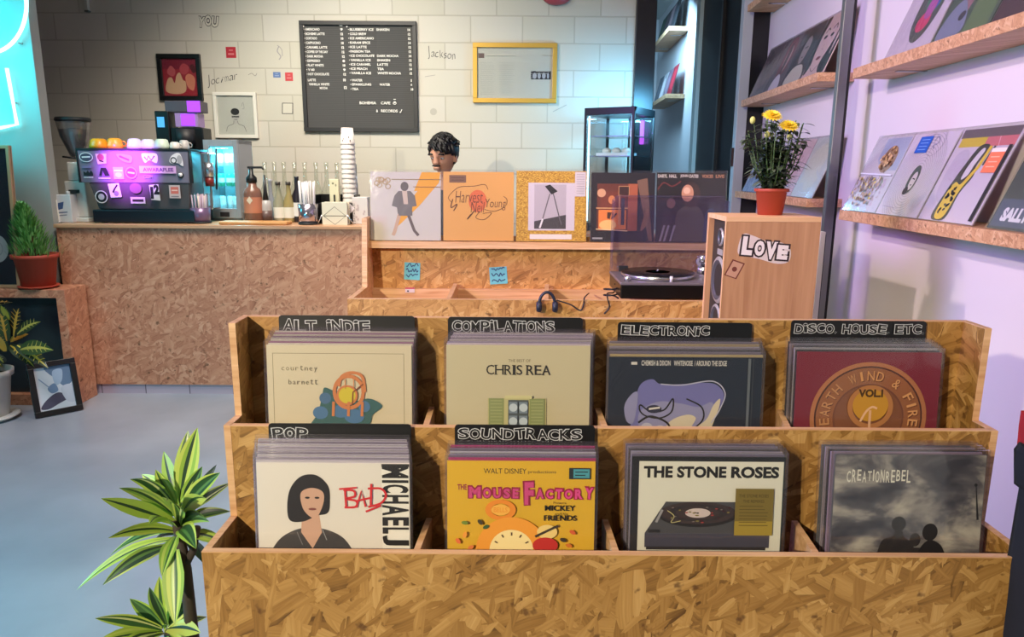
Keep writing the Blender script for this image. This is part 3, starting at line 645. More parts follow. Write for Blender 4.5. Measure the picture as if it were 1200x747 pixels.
# five records standing on the ledge
def art_bolt(a):
    a.rect(434, 197, 518, 290, (196, 190, 178)); og = (222, 156, 44)
    a.poly([(495, 199), (517, 199), (515, 212), (492, 240), (486, 246), (470, 262), (461, 270), (473, 246), (490, 222), (486, 222)], og)
    dk = (104, 100, 98)
    a.poly([(463, 228), (468, 222), (482, 222), (487, 228), (489, 240), (484, 241), (483, 250), (467, 250), (466, 242), (460, 240)], dk); a.ell(475, 216.5, 4.6, 5.6, (90, 84, 82)); a.poly([(472, 222), (478, 222), (479, 238), (474, 238)], (196, 176, 158))
    a.line([(469, 250), (463, 272), (461, 276)], 4, (190, 158, 130)); a.line([(479, 250), (486, 270), (491, 276)], 3.4, (96, 84, 80)); a.rect(468, 246, 484, 252, dk)
    for i in range(8): a.ring(447 + R.uniform(-6, 9), 213 + R.uniform(-5, 6), 2.4, 3.2, (170, 140, 96))
    a.line([(460, 208), (518, 208)], .7, (140, 110, 70)); a.line([(485, 217), (518, 217)], .7, (140, 90, 50))
def art_harvest(a):
    a.ell(560, 234, 10.5, 13.5, (214, 104, 58)); a.rect(527, 203, 546.5, 212, (120, 84, 62)); a.line([(529, 206), (544, 206)], .8, (80, 52, 40)); a.line([(529, 209), (544, 209)], .8, (80, 52, 40))
    k = (92, 50, 28)
    for t, x0, y0, x1, y1 in (('Harvest', 534, 222, 566, 236), ('Neil', 552, 235, 568, 248), ('Young', 569, 231, 593, 245)): a.text(t, x0, y0, x1, y1, k, -.01, 0, .15)
    a.curve([(530, 236), (526, 230), (532, 222), (540, 217), (556, 216), (568, 214), (572, 220)], .6, k); a.curve([(531, 232), (529, 242), (536, 238), (532, 246)], 1.2, k)
    a.curve([(552, 250), (548, 256), (556, 246)], 1.2, k); a.curve([(562, 247), (558, 254), (568, 256), (576, 248), (566, 249)], .6, k); a.curve([(568, 244), (580, 246), (592, 240), (594, 232), (590, 228)], .6, k)
def glitter():
    q = NT('gold_speckle_print'); tc = q.n('ShaderNodeTexCoord'); n = q.n('ShaderNodeTexVoronoi', i_Scale=260.0); q.l(tc.outputs['Object'], n.inputs['Vector'])
    se = q.n('ShaderNodeSeparateColor'); q.l(n.outputs['Color'], se.inputs[0])
    q.l(q.ramp(se.outputs[0], [(0.1, (160, 112, 34)), (0.9, (220, 176, 70))]), q.b.inputs['Base Color']); q.b.inputs['Roughness'].default_value = .4; return q.m
def art_gold(a):
    a.rect(604, 198, 688, 290, glitter()); a.rect(619, 212, 673, 269, (206, 196, 202)); a.rect(626, 214, 663, 267, (182, 172, 178)); a.poly([(626, 258), (663, 250), (663, 267), (626, 267)], (64, 60, 62))
    a.poly([(638, 216), (644, 214), (653, 222), (646, 226)], K); a.line([(644, 225), (634, 262), (632, 265)], 1.3, (110, 104, 108)); a.line([(648, 225), (656, 256), (658, 262)], 1.2, (96, 92, 96)); a.line([(636, 255), (632.5, 266)], 2, (224, 220, 220))
    a.rect(673, 199, 685.5, 228, (210, 198, 200)); a.rect(621, 273.5, 670, 279.5, (226, 214, 204))
    for i in range(9): a.line([(675, 202 + i * 2.8), (684, 202 + i * 2.8)], .5, (150, 142, 146))
def art_window(a):
    a.rect(699, 213, 746, 269, (104, 46, 30)); a.poly([(745, 209), (757, 206), (764, 283), (760, 283)], (126, 92, 74)); a.rect(735, 213, 746, 269, (176, 92, 58))
    a.rect(701, 244, 733, 267, (226, 128, 56)); a.rect(703, 222, 733, 242, (120, 52, 34)); a.ell(712, 262, 10, 6, (238, 186, 110)); a.ell(704, 224, 5, 5, (214, 160, 120)); a.ell(716, 232, 4, 5, (210, 130, 80))
    gd = (206, 148, 98)
    a.line([(698, 242), (735, 242)], 1.4, gd); a.line([(725, 216), (725, 262)], 1.4, gd); a.rect(724, 216, 736, 226, (60, 26, 22)); a.line([(724, 216), (736, 216), (736, 227), (724, 227)], 1, gd, True)
    a.poly([(711, 247), (716, 247), (714, 255), (711, 254)], (70, 34, 20)); a.line([(716, 255), (722, 248)], 2, (70, 34, 20)); a.rect(727, 230, 731, 262, (70, 60, 66)); a.line([(698, 267), (735, 269)], 1, (236, 200, 150)); a.rect(694, 277, 706, 279, (150, 150, 150))
    a.blob([(750, 268), (756, 244), (760, 246), (757, 262)], (150, 104, 80))
def art_two(a):
    for t, x0, x1, c in (('DARYL', 769, 780, (200, 190, 180)), ('HALL', 782, 791, (200, 190, 180)), ('JOHN', 795, 804, (200, 190, 180)), ('OATES', 805, 816, (200, 190, 180)), ('VOICES', 820, 833, (170, 120, 90)), ('LIVE', 836, 846, (170, 120, 90))): a.text(t, x0, 202, x1, 206, c, .05)
    a.blob([(790, 268), (792, 248), (800, 240), (806, 240), (812, 238), (820, 244), (826, 262), (824, 290), (790, 290)], (86, 76, 68)); a.ell(808, 226, 11, 15, (62, 40, 36)); a.ell(804, 224, 7, 10, (206, 148, 116)); a.ell(803, 221, 4, 4, (232, 190, 160))
    a.blob([(824, 262), (826, 246), (834, 242), (838, 256), (836, 288), (824, 288)], (54, 62, 92)); a.blob([(776, 250), (782, 244), (786, 256), (782, 280), (774, 284)], (56, 44, 48)); a.ell(785, 236, 5, 6, (120, 84, 84))
    for x in (783, 790, 778): a.line([(x, 262), (x - 5, 284)], 2.4, (150, 140, 146))
    a.curve([(769, 220), (776, 212), (786, 216), (796, 210)], 1.6, (110, 50, 50))
def stand_on_ledge(lab, art, base, x0, x1, yt, sl=True):
    Yt = UY - .012; zt = at((x0 + x1) / 2, yt, Yt).z; ln = math.radians(6); h = (zt - zl - .0005) / math.cos(ln); xc = X((x0 + x1) / 2, Yt, zt - .15); zc = Yt * CT + (EYE - zt + .15) * ST; wd = (x1 - x0) * zc / FPX
    yb = Yt - math.sin(ln) * h - .004
    s = (x1 - x0) / wd
    record(lab, art, base, (xc, yb, zl + .0032), -ln, 0, None, sl, wd, h - .012, artkw=dict(cx=(x0 + x1) / 2, ty=yt, sx=s, H=h - .012, sy=(282 - yt) / (h - .012), clip=(x0 + .2, yt + .2, x1 - .2, 281)))
stand_on_ledge('grey sleeve with an orange diagonal streak and dark figure, leftmost on the ledge', art_bolt, (198, 192, 180), 435.5, 517, 199)
stand_on_ledge('plain tan-orange sleeve with scrolled brown lettering on the ledge', art_harvest, (216, 158, 82), 520, 602, 199)
stand_on_ledge('gold speckled sleeve with a tripod photograph on the ledge', art_gold, (196, 150, 52), 605, 687, 198)
stand_on_ledge('black sleeve with a glowing orange window picture on the ledge', art_window, (26, 22, 30), 692, 766, 200)
stand_on_ledge('black sleeve with a man in profile, rightmost on the ledge', art_two, (30, 26, 28), 768, 848, 200)
# sticky notes on the unit's back panel
def scrib(a, x0, y0, x1, y1, rows, c, wd=1.0):
    for r in range(rows):
        y = y0 + (y1 - y0) * (r + .5) / rows; n = 9; p = [(x0 + (x1 - x0) * i / n, y + R.uniform(-1, 1) * (y1 - y0) / rows * .36) for i in range(n + 1)]; a.curve(p, wd, c, n=4)
for px0, py0, px1, py1, ro, lab in ((473, 306, 492, 328, 3, 'turquoise sticky note with blue writing, left of the two on the unit back'), (574.5, 311, 595, 333, -4, 'turquoise sticky note with dark writing, right of the two on the unit back')):
    a0, a1 = at(px0, py0, UY), at(px1, py1, UY); wd, hh = a1.x - a0.x, a0.z - a1.z; lc = Vector(((a0.x + a1.x) / 2, UY, a1.z))
    m = MB(); m.box(-wd / 2, -.004, 0, wd / 2, -.0005, hh, mat((110, 190, 196), .7)); a = Art(m, .5, 0, 1 / wd, hh, -.004, 1 / hh); scrib(a, .12, .08, .88, .92, 3, (40, 70, 110), .06)
    o = solo('sticky_note', m, lab, 'sticky note', (0, 0, 0), 'sticky notes on the record unit'); o.location = lc; o.rotation_euler = (math.radians(-3), math.radians(ro), 0)
a0, a1 = at(475, 337, UY - .03), at(486, 343, UY - .03); m = MB(); m.box(a0.x, UY - .034, a1.z, a1.x, UY - .0305, a0.z, mat((214, 200, 204), .6)); m.box(a0.x, UY - .0345, a0.z - .006, a1.x, UY - .034, a0.z, mat((190, 50, 80), .6)); m.box(a0.x + .008, UY - .0345, a1.z + .004, a0.x + .016, UY - .034, a1.z + .01, mat((50, 50, 60), .6))
solo('price_tag', m, 'small white and red price tag stuck to the inner rail of the empty bin', 'price tag', a0)
# ------------------------------------------------------------------ turntable on the rear unit
TY0, TY1 = 2.77, 3.10
tz0 = zbf + .001; tzt = at(730, 331, TY0).z
tx0 = X(727, TY0, tz0); tx1 = tx0 + .44
tt = thing('turntable', 'black turntable with its clear dust cover raised, on the record unit', 'turntable', ((tx0 + tx1) / 2, (TY0 + TY1) / 2, tz0)); TO = tt.location
def tp(n, m, b=0.0): return m.build(n, tt, TO, b)
tp('plinth', MB().box(tx0, TY0, tz0, tx1, TY1, tzt - .012, mat((9, 9, 11), .3)), .004)
tp('top_plate', MB().box(tx0 - .002, TY0 - .002, tzt - .012, tx1 + .002, TY1, tzt, mat((120, 112, 118), .35, .3)), .003)
pc = (tx0 + .175, (TY0 + TY1) / 2, tzt); ky = .148 / .148
pl = MB(); pl.lathe([(.146, .0), (.15, .006), (.15, .014), (.146, .018), (0, .018)], STEEL, pc, 48); tp('platter', pl)
rc = MB(); rc.lathe([(.149, .0185), (.15, .0195), (.149, .0205), (.052, .0205), (0, .0205)], mat((12, 12, 14), .22), pc, 48)
rc.lathe([(.05, .0207), (0, .0207)], mat((196, 90, 96), .5), pc, 32); rc.lathe([(.028, .0209), (0, .0209)], mat((220, 190, 186), .5), pc, 24); rc.lathe([(.003, .02), (.003, .03)], STEEL, pc, 10)
o = solo('vinyl_record', rc, 'black vinyl record with a red label lying on the turntable platter', 'vinyl record', (pc[0], pc[1], tzt + .0185))
ta = MB(); ax, ay = tx1 - .05, TY1 - .07
ta.cyl((ax, ay, tzt), .028, .03, STEEL, 20); ta.cyl((ax, ay, tzt + .03), .012, .02, DARK, 14)
ta.tube([(ax, ay + .05, tzt + .045), (ax, ay, tzt + .045), (ax - .005, ay - .12, tzt + .042), (ax - .04, ay - .185, tzt + .034)], .0045, STEEL); ta.cyl((ax, ay + .03, tzt + .045), .014, .03, STEEL, 14, r2=.014)
ta.box(ax - .055, ay - .21, tzt + .024, ax - .032, ay - .18, tzt + .036, DARK); tp('tonearm', ta)
cwm = MB().cyl((0, 0, -.012), .02, .028, mat((196, 190, 204), .2, .6), 18, Matrix.Translation((ax, ay + .06, tzt + .045)) @ Matrix.Rotation(PI / 2, 4, 'X')); tp('counterweight', cwm)
tp('power_knob', MB().cyl((tx0 + .03, TY0 + .03, tzt), .014, .02, STEEL, 16)); tp('pitch_slider', MB().box(tx1 - .06, TY0 + .02, tzt, tx1 - .03, TY0 + .14, tzt + .003, DARK).box(tx1 - .05, TY0 + .07, tzt + .003, tx1 - .04, TY0 + .085, tzt + .012, STEEL))
tp('target_light', MB().cyl((tx0 + .2, TY0 + .018, tzt), .006, .022, mat((226, 220, 228), .3), 12))
# dust cover: a shallow clear box standing up at the back hinges
dc = MB(); dz1 = at(740, 229, 3.07).z; dx0, dx1 = tx0 - .004, X(851, 3.07, dz1); dyb = TY1 - .02
P = [(dx0, tzt + .004), (dx1, tzt + .004), (dx1, dz1 - .02), (dx1 - .02, dz1), (dx0 + .02, dz1), (dx0, dz1 - .02)]
dc.prism(P, dyb - .004, dyb, LIDPLASTIC); dc.box(dx0, dyb - .065, tzt + .02, dx0 + .003, dyb - .004, dz1 - .02, LIDPLASTIC); dc.box(dx1 - .003, dyb - .065, tzt + .02, dx1, dyb - .004, dz1 - .02, LIDPLASTIC); dc.box(dx0 + .02, dyb - .065, dz1 - .003, dx1 - .02, dyb - .004, dz1, LIDPLASTIC)
tp('dust_cover', dc)['label'] = 'clear smoky dust cover standing open'
for xx in (dx0 + .06, dx1 - .06): tp('hinge', MB().box(xx - .02, dyb - .006, tzt, xx + .02, dyb + .008, tzt + .025, DARK), .002)
# headphones hanging over the bin divider and cables
hp0 = at(641, 356, UF - .022)
hp = thing('headphones', 'dark blue headphones hanging over the front edge of the rear bin', 'headphones', hp0)
NV = mat((30, 34, 52), .45)
hp_m = MB(); pts = [(math.cos(t) * .034, -.004 + .0 * t, math.sin(t) * .05) for t in [PI * k / 14 for k in range(15)]]
hp_m.tube([(p[0] * .9, p[1], p[2] - .005) for p in pts], .006, NV); hp_m.build('headband', hp)
for sx in (-1, 1):
    m = MB(); M = Matrix.Translation((sx * .031, -.002, -.012)) @ Matrix.Rotation(PI / 2, 4, 'Y')
    m.lathe([(.0, -.01), (.018, -.01), (.022, -.004), (.022, .006), (.016, .011), (0, .011)], NV, (0, 0, 0), 18, M); m.build('ear_cup', hp)
def cable(pts, r, label, c=(30, 26, 26)):
    m = MB(); pts = spline([tuple(p) for p in pts], 8); m.tube(pts, r, mat(c, .5), 6)
    solo('cable', m, label, 'cable', pts[0])
cable([at(652, 352, UF - .006), at(668, 357, UF - .012), at(680, 364, UF - .012), at(684, 356, UF - .012), at(685, 349, UF + .01), (at(690, 344, UY - .1))], .003, 'dark cable looping from the headphones over the bin front edge', (40, 34, 40))
cable([(tx0 + .01, TY1 - .02, tz0 + .03), at(720, 342, 2.95), at(712, 344, 2.8), at(712, 350, UF - .006), at(714, 360, UF - .008), at(708, 368, UF - .008)], .003, 'thin black cable hanging beside the turntable over the bin edge')
m = MB(); a0 = at(722, 343, 2.9); m.tube(spline([(a0.x + .03 * math.cos(t) - .02, 2.9 + .04 * math.sin(t), zbf - .02 + .004 * t) for t in [k * .9 for k in range(16)]], 3), .0035, DARK, 6)
solo('cable', m, 'bunched black cable coil at the left foot of the turntable', 'cable', a0)

# ------------------------------------------------------------------ loudspeaker on a stand, with sticker, plant above
SY0, SY1 = 2.30, 2.52
sz1 = at(852, 254, SY0).z; sx0 = X(852, SY0, sz1); sx1 = X(963, SY0, sz1); sz0 = sz1 - .44
sp = thing('loudspeaker', 'pine veneer loudspeaker with LOVE sticker on its side beside the turntable', 'speaker', ((sx0 + sx1) / 2, (SY0 + SY1) / 2, sz0)); SO = sp.location
def spp(n, m, b=0.0, par=None): return m.build(n, par or sp, SO, b)
t = .016
cab = MB(); cab.box(sx0, SY0, sz0, sx1, SY0 + t, sz1 - t, PINE); cab.box(sx0, SY1 - t, sz0, sx1, SY1, sz1 - t, PINE); cab.box(sx0, SY0 + t, sz0, sx1, SY1 - t, sz0 + t, PINE); cab.box(sx1 - t, SY0 + t, sz0 + t, sx1, SY1 - t, sz1 - t, PINE)
spp('cabinet', cab); spp('top_board', MB().box(sx0, SY0 - .0005, sz1 - t, sx1, SY1, sz1, PINE_EDGE), .001)
spp('front_rim', MB().box(sx0 - .0015, SY0 - .0006, sz0, sx0, SY0 + t * .5, sz1, PINE_EDGE).box(sx0 - .0015, SY1 - t * .5, sz0, sx0, SY1, sz1, PINE_EDGE))
spp('baffle', MB().box(sx0 + .018, SY0 + t, sz0 + t, sx0 + .03, SY1 - t, sz1 - t, mat((40, 38, 38), .5)))
def drv(name, yc, zc, r):
    M = Matrix.Translation((sx0 + .018, yc, zc)) @ Matrix.Rotation(-PI / 2, 4, 'Y')
    m = MB(); m.lathe([(r * 1.12, 0), (r * 1.12, .004), (r, .006), (r * .92, .003), (r * .3, -.014), (0, -.012)], mat((70, 70, 74), .4), (0, 0, 0), 28, M, cap=False)
    m.lathe([(r * 1.0, .0062), (r * 1.12, .0048), (r * 1.18, .001)], mat((170, 166, 164), .35, .4), (0, 0, 0), 28, M, cap=False); spp(name, m)
sm = (SY0 + SY1) / 2
drv('woofer', sm, sz1 - .22, .068); drv('tweeter', sm, sz1 - .075, .026); drv('woofer', sm, sz1 - .362, .05)
spp('badge', MB().box(sx0 + .0165, sm - .03, sz1 - .135, sx0 + .018, sm + .03, sz1 - .115, mat((150, 146, 140), .4)))
m = MB(); s = (963 - 852) / (sx1 - sx0); a = Art(m, (852 + 963) / 2, 254, s, .44, SY0, s, z0=sz0); a.cx = (852 + 963) / 2 - ((sx0 + sx1) / 2) * s
a.blob([(868, 286), (873, 274), (884, 276), (900, 282), (918, 284), (929, 290), (929, 306), (914, 309), (895, 304), (876, 300), (868, 297)], (214, 196, 192))
[(a.text(ch, x0, y0, x1, y1, (40, 24, 30), .16, 4), a.text(ch, x0 + 2.2, y0 + 2, x1 - 2.2, y1 - 2, (230, 218, 216), .07, 4)) for ch, x0, y0, x1, y1 in (('L', 870, 275, 887, 301), ('O', 885, 280, 901, 302), ('V', 898, 281, 916, 306), ('E', 912, 285, 929, 306))]; o = spp('sticker', m); o['label'] = 'white bubble-lettered LOVE sticker'
m = MB(); a = Art(m, 0, 254, s, .44, SY0, s, z0=sz0); a.cx = (852 + 963) / 2 - ((sx0 + sx1) / 2) * s
a.poly([(853, 323), (862, 304), (877, 309), (868, 328)], (110, 52, 40)); a.poly([(855, 322.5), (863, 306), (875, 310), (867, 326.5)], (190, 142, 116)); a.ell(865, 316, 3, 3, (110, 52, 40)); o = spp('sticker', m); o['label'] = 'small tilted brown square sticker'
st = thing('speaker_stand', 'black stand holding up the pine loudspeaker behind the record display', 'speaker stand', (SO.x, SO.y, 0)); 
MB().box(-.13, -.1, sz0 - .02, .13, .1, sz0 - .001, DARK).build('top_plate', st, None, .003); MB().box(-.03, -.03, .02, .03, .03, sz0 - .02, DARK).build('post', st); MB().box(-.14, -.13, 0, .14, .13, .02, DARK).build('base', st, None, .004)
# white board edge behind the speaker
z1 = at(965, 272, 2.6).z; xw = X(965, 2.6, z1); m = MB(); m.box(xw - .009, 2.6, 0, xw + .009, 2.95, z1, mat((222, 222, 206), .5)); m.box(xw + .009, 2.605, .02, xw + .014, 2.945, z1 - .01, DARK)
solo('white_board', m, 'narrow white board standing on edge behind the pine loudspeaker', 'board', (xw, 2.78, 0), None, .001)
def leaf(mb, base, d, L, W, mats, up=(0, 0, 1), droop=.3, seg=6, fold=.15, prof=None):
    d = Vector(d).normalized(); up = Vector(up); sd = d.cross(up)
    if sd.length < .05: sd = d.cross(Vector((1, 0, 0)))
    sd.normalize(); nn = sd.cross(d).normalized(); ac = len(mats) + 1; vs = []; fs = []
    for i in range(seg + 1):
        t = i / seg; c = Vector(base) + d * (L * t) + Vector((0, 0, -1)) * (droop * L * t * t)
        wv = W * (prof(t) if prof else math.sin(PI * min(1, .06 + .94 * t) ** .8) ** .9 if t < 1 else 0) / 2
        for j in range(ac):
            u = -1 + 2 * j / (ac - 1); vs.append(c + sd * (wv * u) + nn * (fold * wv * abs(u)))
    for j in range(ac - 1):
        ff = [(i * ac + j, i * ac + j + 1, (i + 1) * ac + j + 1, (i + 1) * ac + j) for i in range(seg)]
        fs.append(ff)
    b = len(mb.v); mb.v += vs
    for j in range(ac - 1):
        for f in fs[j]: mb.f.append([b + q for q in f]); mb.mi.append(mb.k(mats[j])); mb.sm.append(True)
TERRA = mat((168, 66, 44), .6); SOIL = mat((52, 38, 30), .9); STEMG = mat((70, 96, 50), .6)
def pot(th, r0, r1, h, m, rim=.12, soil=True, name='pot'):
    mb = MB(); mb.lathe([(r0, 0), (r0 + (r1 - r0) * .8, h * (1 - rim)), (r1 * 1.06, h * (1 - rim)), (r1 * 1.08, h), (r1 * .97, h), (r1 * .93, h * .86), (0, h * .86)], m, (0, 0, 0), 32); o = mb.build(name, th)
    if soil: MB().lathe([(r1 * .93, h * .87), (0, h * .9)], SOIL, (0, 0, 0), 20, cap=False).build('soil', o)
    return o
pz = sz1; py = 2.42; px_ = X(902, py, pz); wdp = 36 * py / FPX
fl = thing('potted_chrysanthemum', 'yellow flowering plant in a terracotta pot on top of the loudspeaker', 'potted plant', (px_, py, pz)); hp_ = at(902, 221, py).z - pz
pot(fl, wdp * .38, wdp * .5, hp_, TERRA)
G1 = [mat(c, .5) for c in ((34, 48, 32), (46, 62, 40), (62, 78, 52), (28, 40, 30), (104, 118, 90), (84, 98, 72))]  # the two palest greens paint leaf highlights into the colour
sc_ = py / FPX; st_m = MB(); lf = MB(); rr = random.Random(4)
tips = []
for i in range(44):
    a = rr.uniform(0, 2 * PI); k = rr.uniform(.1, 1); top = Vector((math.cos(a) * 34 * sc_ * k, math.sin(a) * 30 * sc_ * k, hp_ + rr.uniform(42, 80) * sc_)); tips.append(top)
for px, pyy in ((905, 142), (924, 152), (882, 146), (938, 163), (945, 173)): p = at(px, pyy, py); tips.append(Vector((p.x - px_, rr.uniform(-.02, .02), p.z - pz)))
for tpv in tips:
    b = Vector((tpv.x * .2, tpv.y * .2, hp_ * .85)); mid = b.lerp(tpv, .5) + Vector((tpv.x * .12, tpv.y * .12, 0)); st_m.tube([b, mid, tpv], [.0026, .002, .0014], STEMG, 5)
    for j in range(17):
        t = rr.uniform(.05, 1); p = b.lerp(tpv, t) + Vector((tpv.x, tpv.y, 0)) * (.12 * math.sin(PI * t)); a = rr.uniform(0, 2 * PI)
        m_ = rr.choice(G1); leaf(lf, p, (math.cos(a), math.sin(a), rr.uniform(-.3, .5)), rr.uniform(.028, .048), rr.uniform(.013, .022), [m_, m_], droop=.3, seg=4)
st_m.build('stem', fl); lf.build('foliage', fl)
YEL = mat((244, 214, 52), .6); YEL2 = mat((226, 184, 36), .6); BUD = mat((196, 196, 110), .6)
def bloom(p, r):
    m = MB()
    for ring_, (n, el, k) in enumerate(((18, .1, 1.0), (16, .45, .85), (12, .85, .62), (8, 1.25, .4))):
        for i in range(n):
            a = 2 * PI * i / n + ring_ * .3; leaf(m, (0, 0, 0), (math.cos(a) * math.cos(el), math.sin(a) * math.cos(el), math.sin(el)), r * k, r * .34, [YEL if ring_ < 3 else YEL2] * 2, droop=.1, seg=3)
    m.v = [Matrix.Rotation(math.radians(32), 3, 'X') @ q for q in m.v]; o = m.build('flower', fl); o.location = p
for px, pyy, r in ((905, 138, 12), (924, 150, 12)): p = at(px, pyy - 2, py - .07); bloom(Vector((p.x - px_, -.07, p.z - pz)), r * sc_)
for px, pyy in ((882, 141), (899, 158), (925, 160)): p = at(px, pyy, py - .02); MB().ball((p.x - px_, -.02, p.z - pz), (.009, .009, .012), BUD, 10, 8).build('bud', fl)

# ------------------------------------------------------------------ counter with worktop
CY0, CY1 = 4.525, 5.12
ctz = at(250, 264, CY0 - .02).z; cx0 = X(65, CY0, ctz); cx1 = -.80
zsk = at(200, 451, CY0).z
ct = thing('counter', 'long chipboard cafe counter with wooden worktop in front of block wall', 'counter', ((cx0 + cx1) / 2, 4.8, 0)); CO = ct.location
MB().box(cx0, CY0, zsk, cx1, CY0 + .02, ctz - .024, OSB_FAR).build('front_panel', ct, CO)
MB().box(cx0, CY0 + .02, zsk, cx0 + .02, CY1, ctz - .024, OSB_FAR).build('side_panel', ct, CO); MB().box(cx1 - .02, CY0 + .02, 0, cx1, CY1, ctz - .024, OSB_FAR).build('side_panel', ct, CO); MB().box(cx0, CY1 - .02, 0, cx1, CY1, ctz - .024, OSB_FAR).build('back_panel', ct, CO)
MB().box(cx0 - .005, CY0 - .02, ctz - .024, cx1 + .005, CY1 + .02, ctz, DARKWOOD).build('worktop', ct, CO, .004)
q = NT('lavender_tile'); tc = q.n('ShaderNodeTexCoord'); sx = q.n('ShaderNodeSeparateXYZ'); q.l(tc.outputs['Object'], sx.inputs[0]); cb = q.n('ShaderNodeCombineXYZ'); q.l(sx.outputs[0], cb.inputs[0]); cb.inputs[1].default_value = .05
br = q.n('ShaderNodeTexBrick', offset=0.0); q.l(cb.outputs[0], br.inputs['Vector'])
for k, v in (('Color1', rgb((190, 176, 190))), ('Color2', rgb((182, 168, 184))), ('Mortar', rgb((120, 108, 120))), ('Scale', 1.0), ('Mortar Size', .004), ('Brick Width', 54 * 4.5 / FPX), ('Row Height', .3)): br.inputs[k].default_value = v
q.l(br.outputs['Color'], q.b.inputs['Base Color']); q.b.inputs['Roughness'].default_value = .35
MB().box(cx0, CY0 + .012, 0, cx1, CY0 + .03, zsk, q.m).build('skirting', ct, CO)
def on(px, Y): return Vector((X(px, Y, ctz), Y, ctz))
def hpx(py, Y, px=300): return at(px, py, Y).z - ctz
# espresso machine
EY = 4.60
ez0 = ctz; e = lambda px, py, Y=EY: at(px, py, Y)
em = thing('espresso_machine', 'sticker-covered espresso machine with purple-lit panel on the counter', 'espresso machine', on(160, 4.8)); EO = em.location
PAN = mat((128, 120, 138), .45, .15); PAN2 = mat((96, 90, 92), .4, .3); NAVY = mat((16, 18, 30), .4)
def ep(n, m, b=0.0, par=None): return m.build(n, par or em, EO, b)
tl, tr, bl, brr = e(91, 176), e(221, 178), e(95, 214), e(222, 214)
UP = ep('upper_panel', MB().hexa([(bl.x, EY, bl.z), (brr.x, EY, bl.z), (brr.x, EY + .02, bl.z), (bl.x, EY + .02, bl.z)], [(tl.x, EY - .01, tl.z), (tr.x, EY - .01, tl.z), (tr.x, EY + .02, tl.z), (tl.x, EY + .02, tl.z)], PAN), .004)
ep('panel_trim', MB().box(tl.x - .006, EY - .014, tl.z, tr.x + .006, EY + .27, tl.z + .012, DARK).box(tr.x, EY - .012, bl.z, tr.x + .008, EY + .02, tl.z, DARK).box(tl.x - .008, EY - .012, bl.z, tl.x, EY + .02, tl.z, DARK))
l0, l1, l2, l3 = e(105, 214, EY + .01), e(222, 214, EY + .01), e(115, 245, EY + .02), e(221, 245, EY + .02)
LP = ep('lower_panel', MB().hexa([(l2.x, EY + .03, l2.z), (l3.x, EY + .03, l2.z), (l3.x, EY + .05, l2.z), (l2.x, EY + .05, l2.z)], [(l0.x, EY + .005, l0.z), (l1.x, EY + .005, l0.z), (l1.x, EY + .05, l0.z), (l0.x, EY + .05, l0.z)], PAN2), .003)
b0, b1 = e(108, 246, EY + .0), e(229, 262, EY + .0)
ep('base', MB().box(b0.x, EY + .0, ez0 + .005, b1.x, EY + .27, b0.z, NAVY), .006)
ep('body', MB().box(l2.x, EY + .05, b0.z, l3.x, EY + .26, tl.z, mat((150, 150, 154), .3, .7)))
s0, s1 = e(222, 176), e(243, 236)
ep('side_column', MB().box(s0.x + .01, EY + .12, b0.z, s0.x + .07, EY + .26, tl.z - .005, STEEL), .01)
ep('group_head', MB().cyl((s0.x + .062, EY + .12, tl.z - .16), .033, .09, STEEL, 18).cyl((s0.x + .062, EY + .12, tl.z - .22), .028, .06, mat((120, 34, 30), .4), 18))
ep('steam_wand', MB().tube([(s1.x, EY + .2, tl.z + .02), (s1.x + .008, EY + .16, tl.z - .1), (s1.x + .004, EY + .15, tl.z - .24)], .007, DARK, 8))
ep('knob', MB().lathe([(.012, 0), (.012, .012), (.0, .014)], mat((236, 232, 236), .3), (0, 0, 0), 14, Matrix.Translation(e(212, 205, EY - .004)) @ Matrix.Rotation(PI / 2, 4, 'X')))
ep('knob', MB().lathe([(.02, 0), (.018, .006), (0, .006)], DARK, (0, 0, 0), 14, Matrix.Translation(e(212, 205.5, EY - .001)) @ Matrix.Rotation(PI / 2, 4, 'X')))
for xx in (b0.x + .05, b1.x - .05):
    for yy in (EY + .04, EY + .24): ep('foot', MB().cyl((xx, yy, ez0), .02, .006, DARK, 12))
WT = (226, 220, 226)
def sticker(fn, up=True, lab=None):
    Ys = EY - .0112 if up else EY + .0032
    c = at(160, 195 if up else 228, Ys); s = FPX / (c.y * CT + (EYE - c.z) * ST)
    m = MB(); a = Art(m, 160 - c.x * s, 195 if up else 228, s, 0, Ys, s, z0=c.z)
    a.dd = .0004
    if not up: a.y = EY - .001
    fn(a); o = ep('sticker', m, 0, UP if up else LP)
    if lab: o['label'] = lab
sticker(lambda a: (a.ell(102, 185, 8, 5.5, WT), a.ell(102, 185, 7, 4.6, (70, 70, 90)), a.line([(97, 185), (107, 184.5)], 1.6, WT)), lab='oval dark badge sticker')
sticker(lambda a: (a.poly([(113, 181), (126, 181), (125, 192), (115, 193)], (206, 180, 170)), a.ell(119, 185, 4, 4, (150, 70, 90)), a.line([(117, 189), (122, 190)], 1.5, K)))
sticker(lambda a: (a.blob([(138, 181), (152, 182), (156, 185), (154, 191), (146, 190), (140, 186)], (230, 130, 190)), a.line([(141, 183.5), (152, 188)], 2, (170, 60, 80))))
sticker(lambda a: (a.blob([(167, 181), (175, 180), (185, 181), (184, 191), (176, 188), (170, 191)], WT), a.line([(170, 184), (173, 188), (175, 183), (178, 188), (182, 183)], 1.5, (70, 66, 76))))
sticker(lambda a: (a.blob([(199, 189), (203, 182), (212, 180), (215, 194), (208, 191), (203, 192)], WT), a.ring(204, 188, 2.5, 3.8, (60, 56, 64)), a.ell(211, 187, 3, 5, (170, 166, 174))))
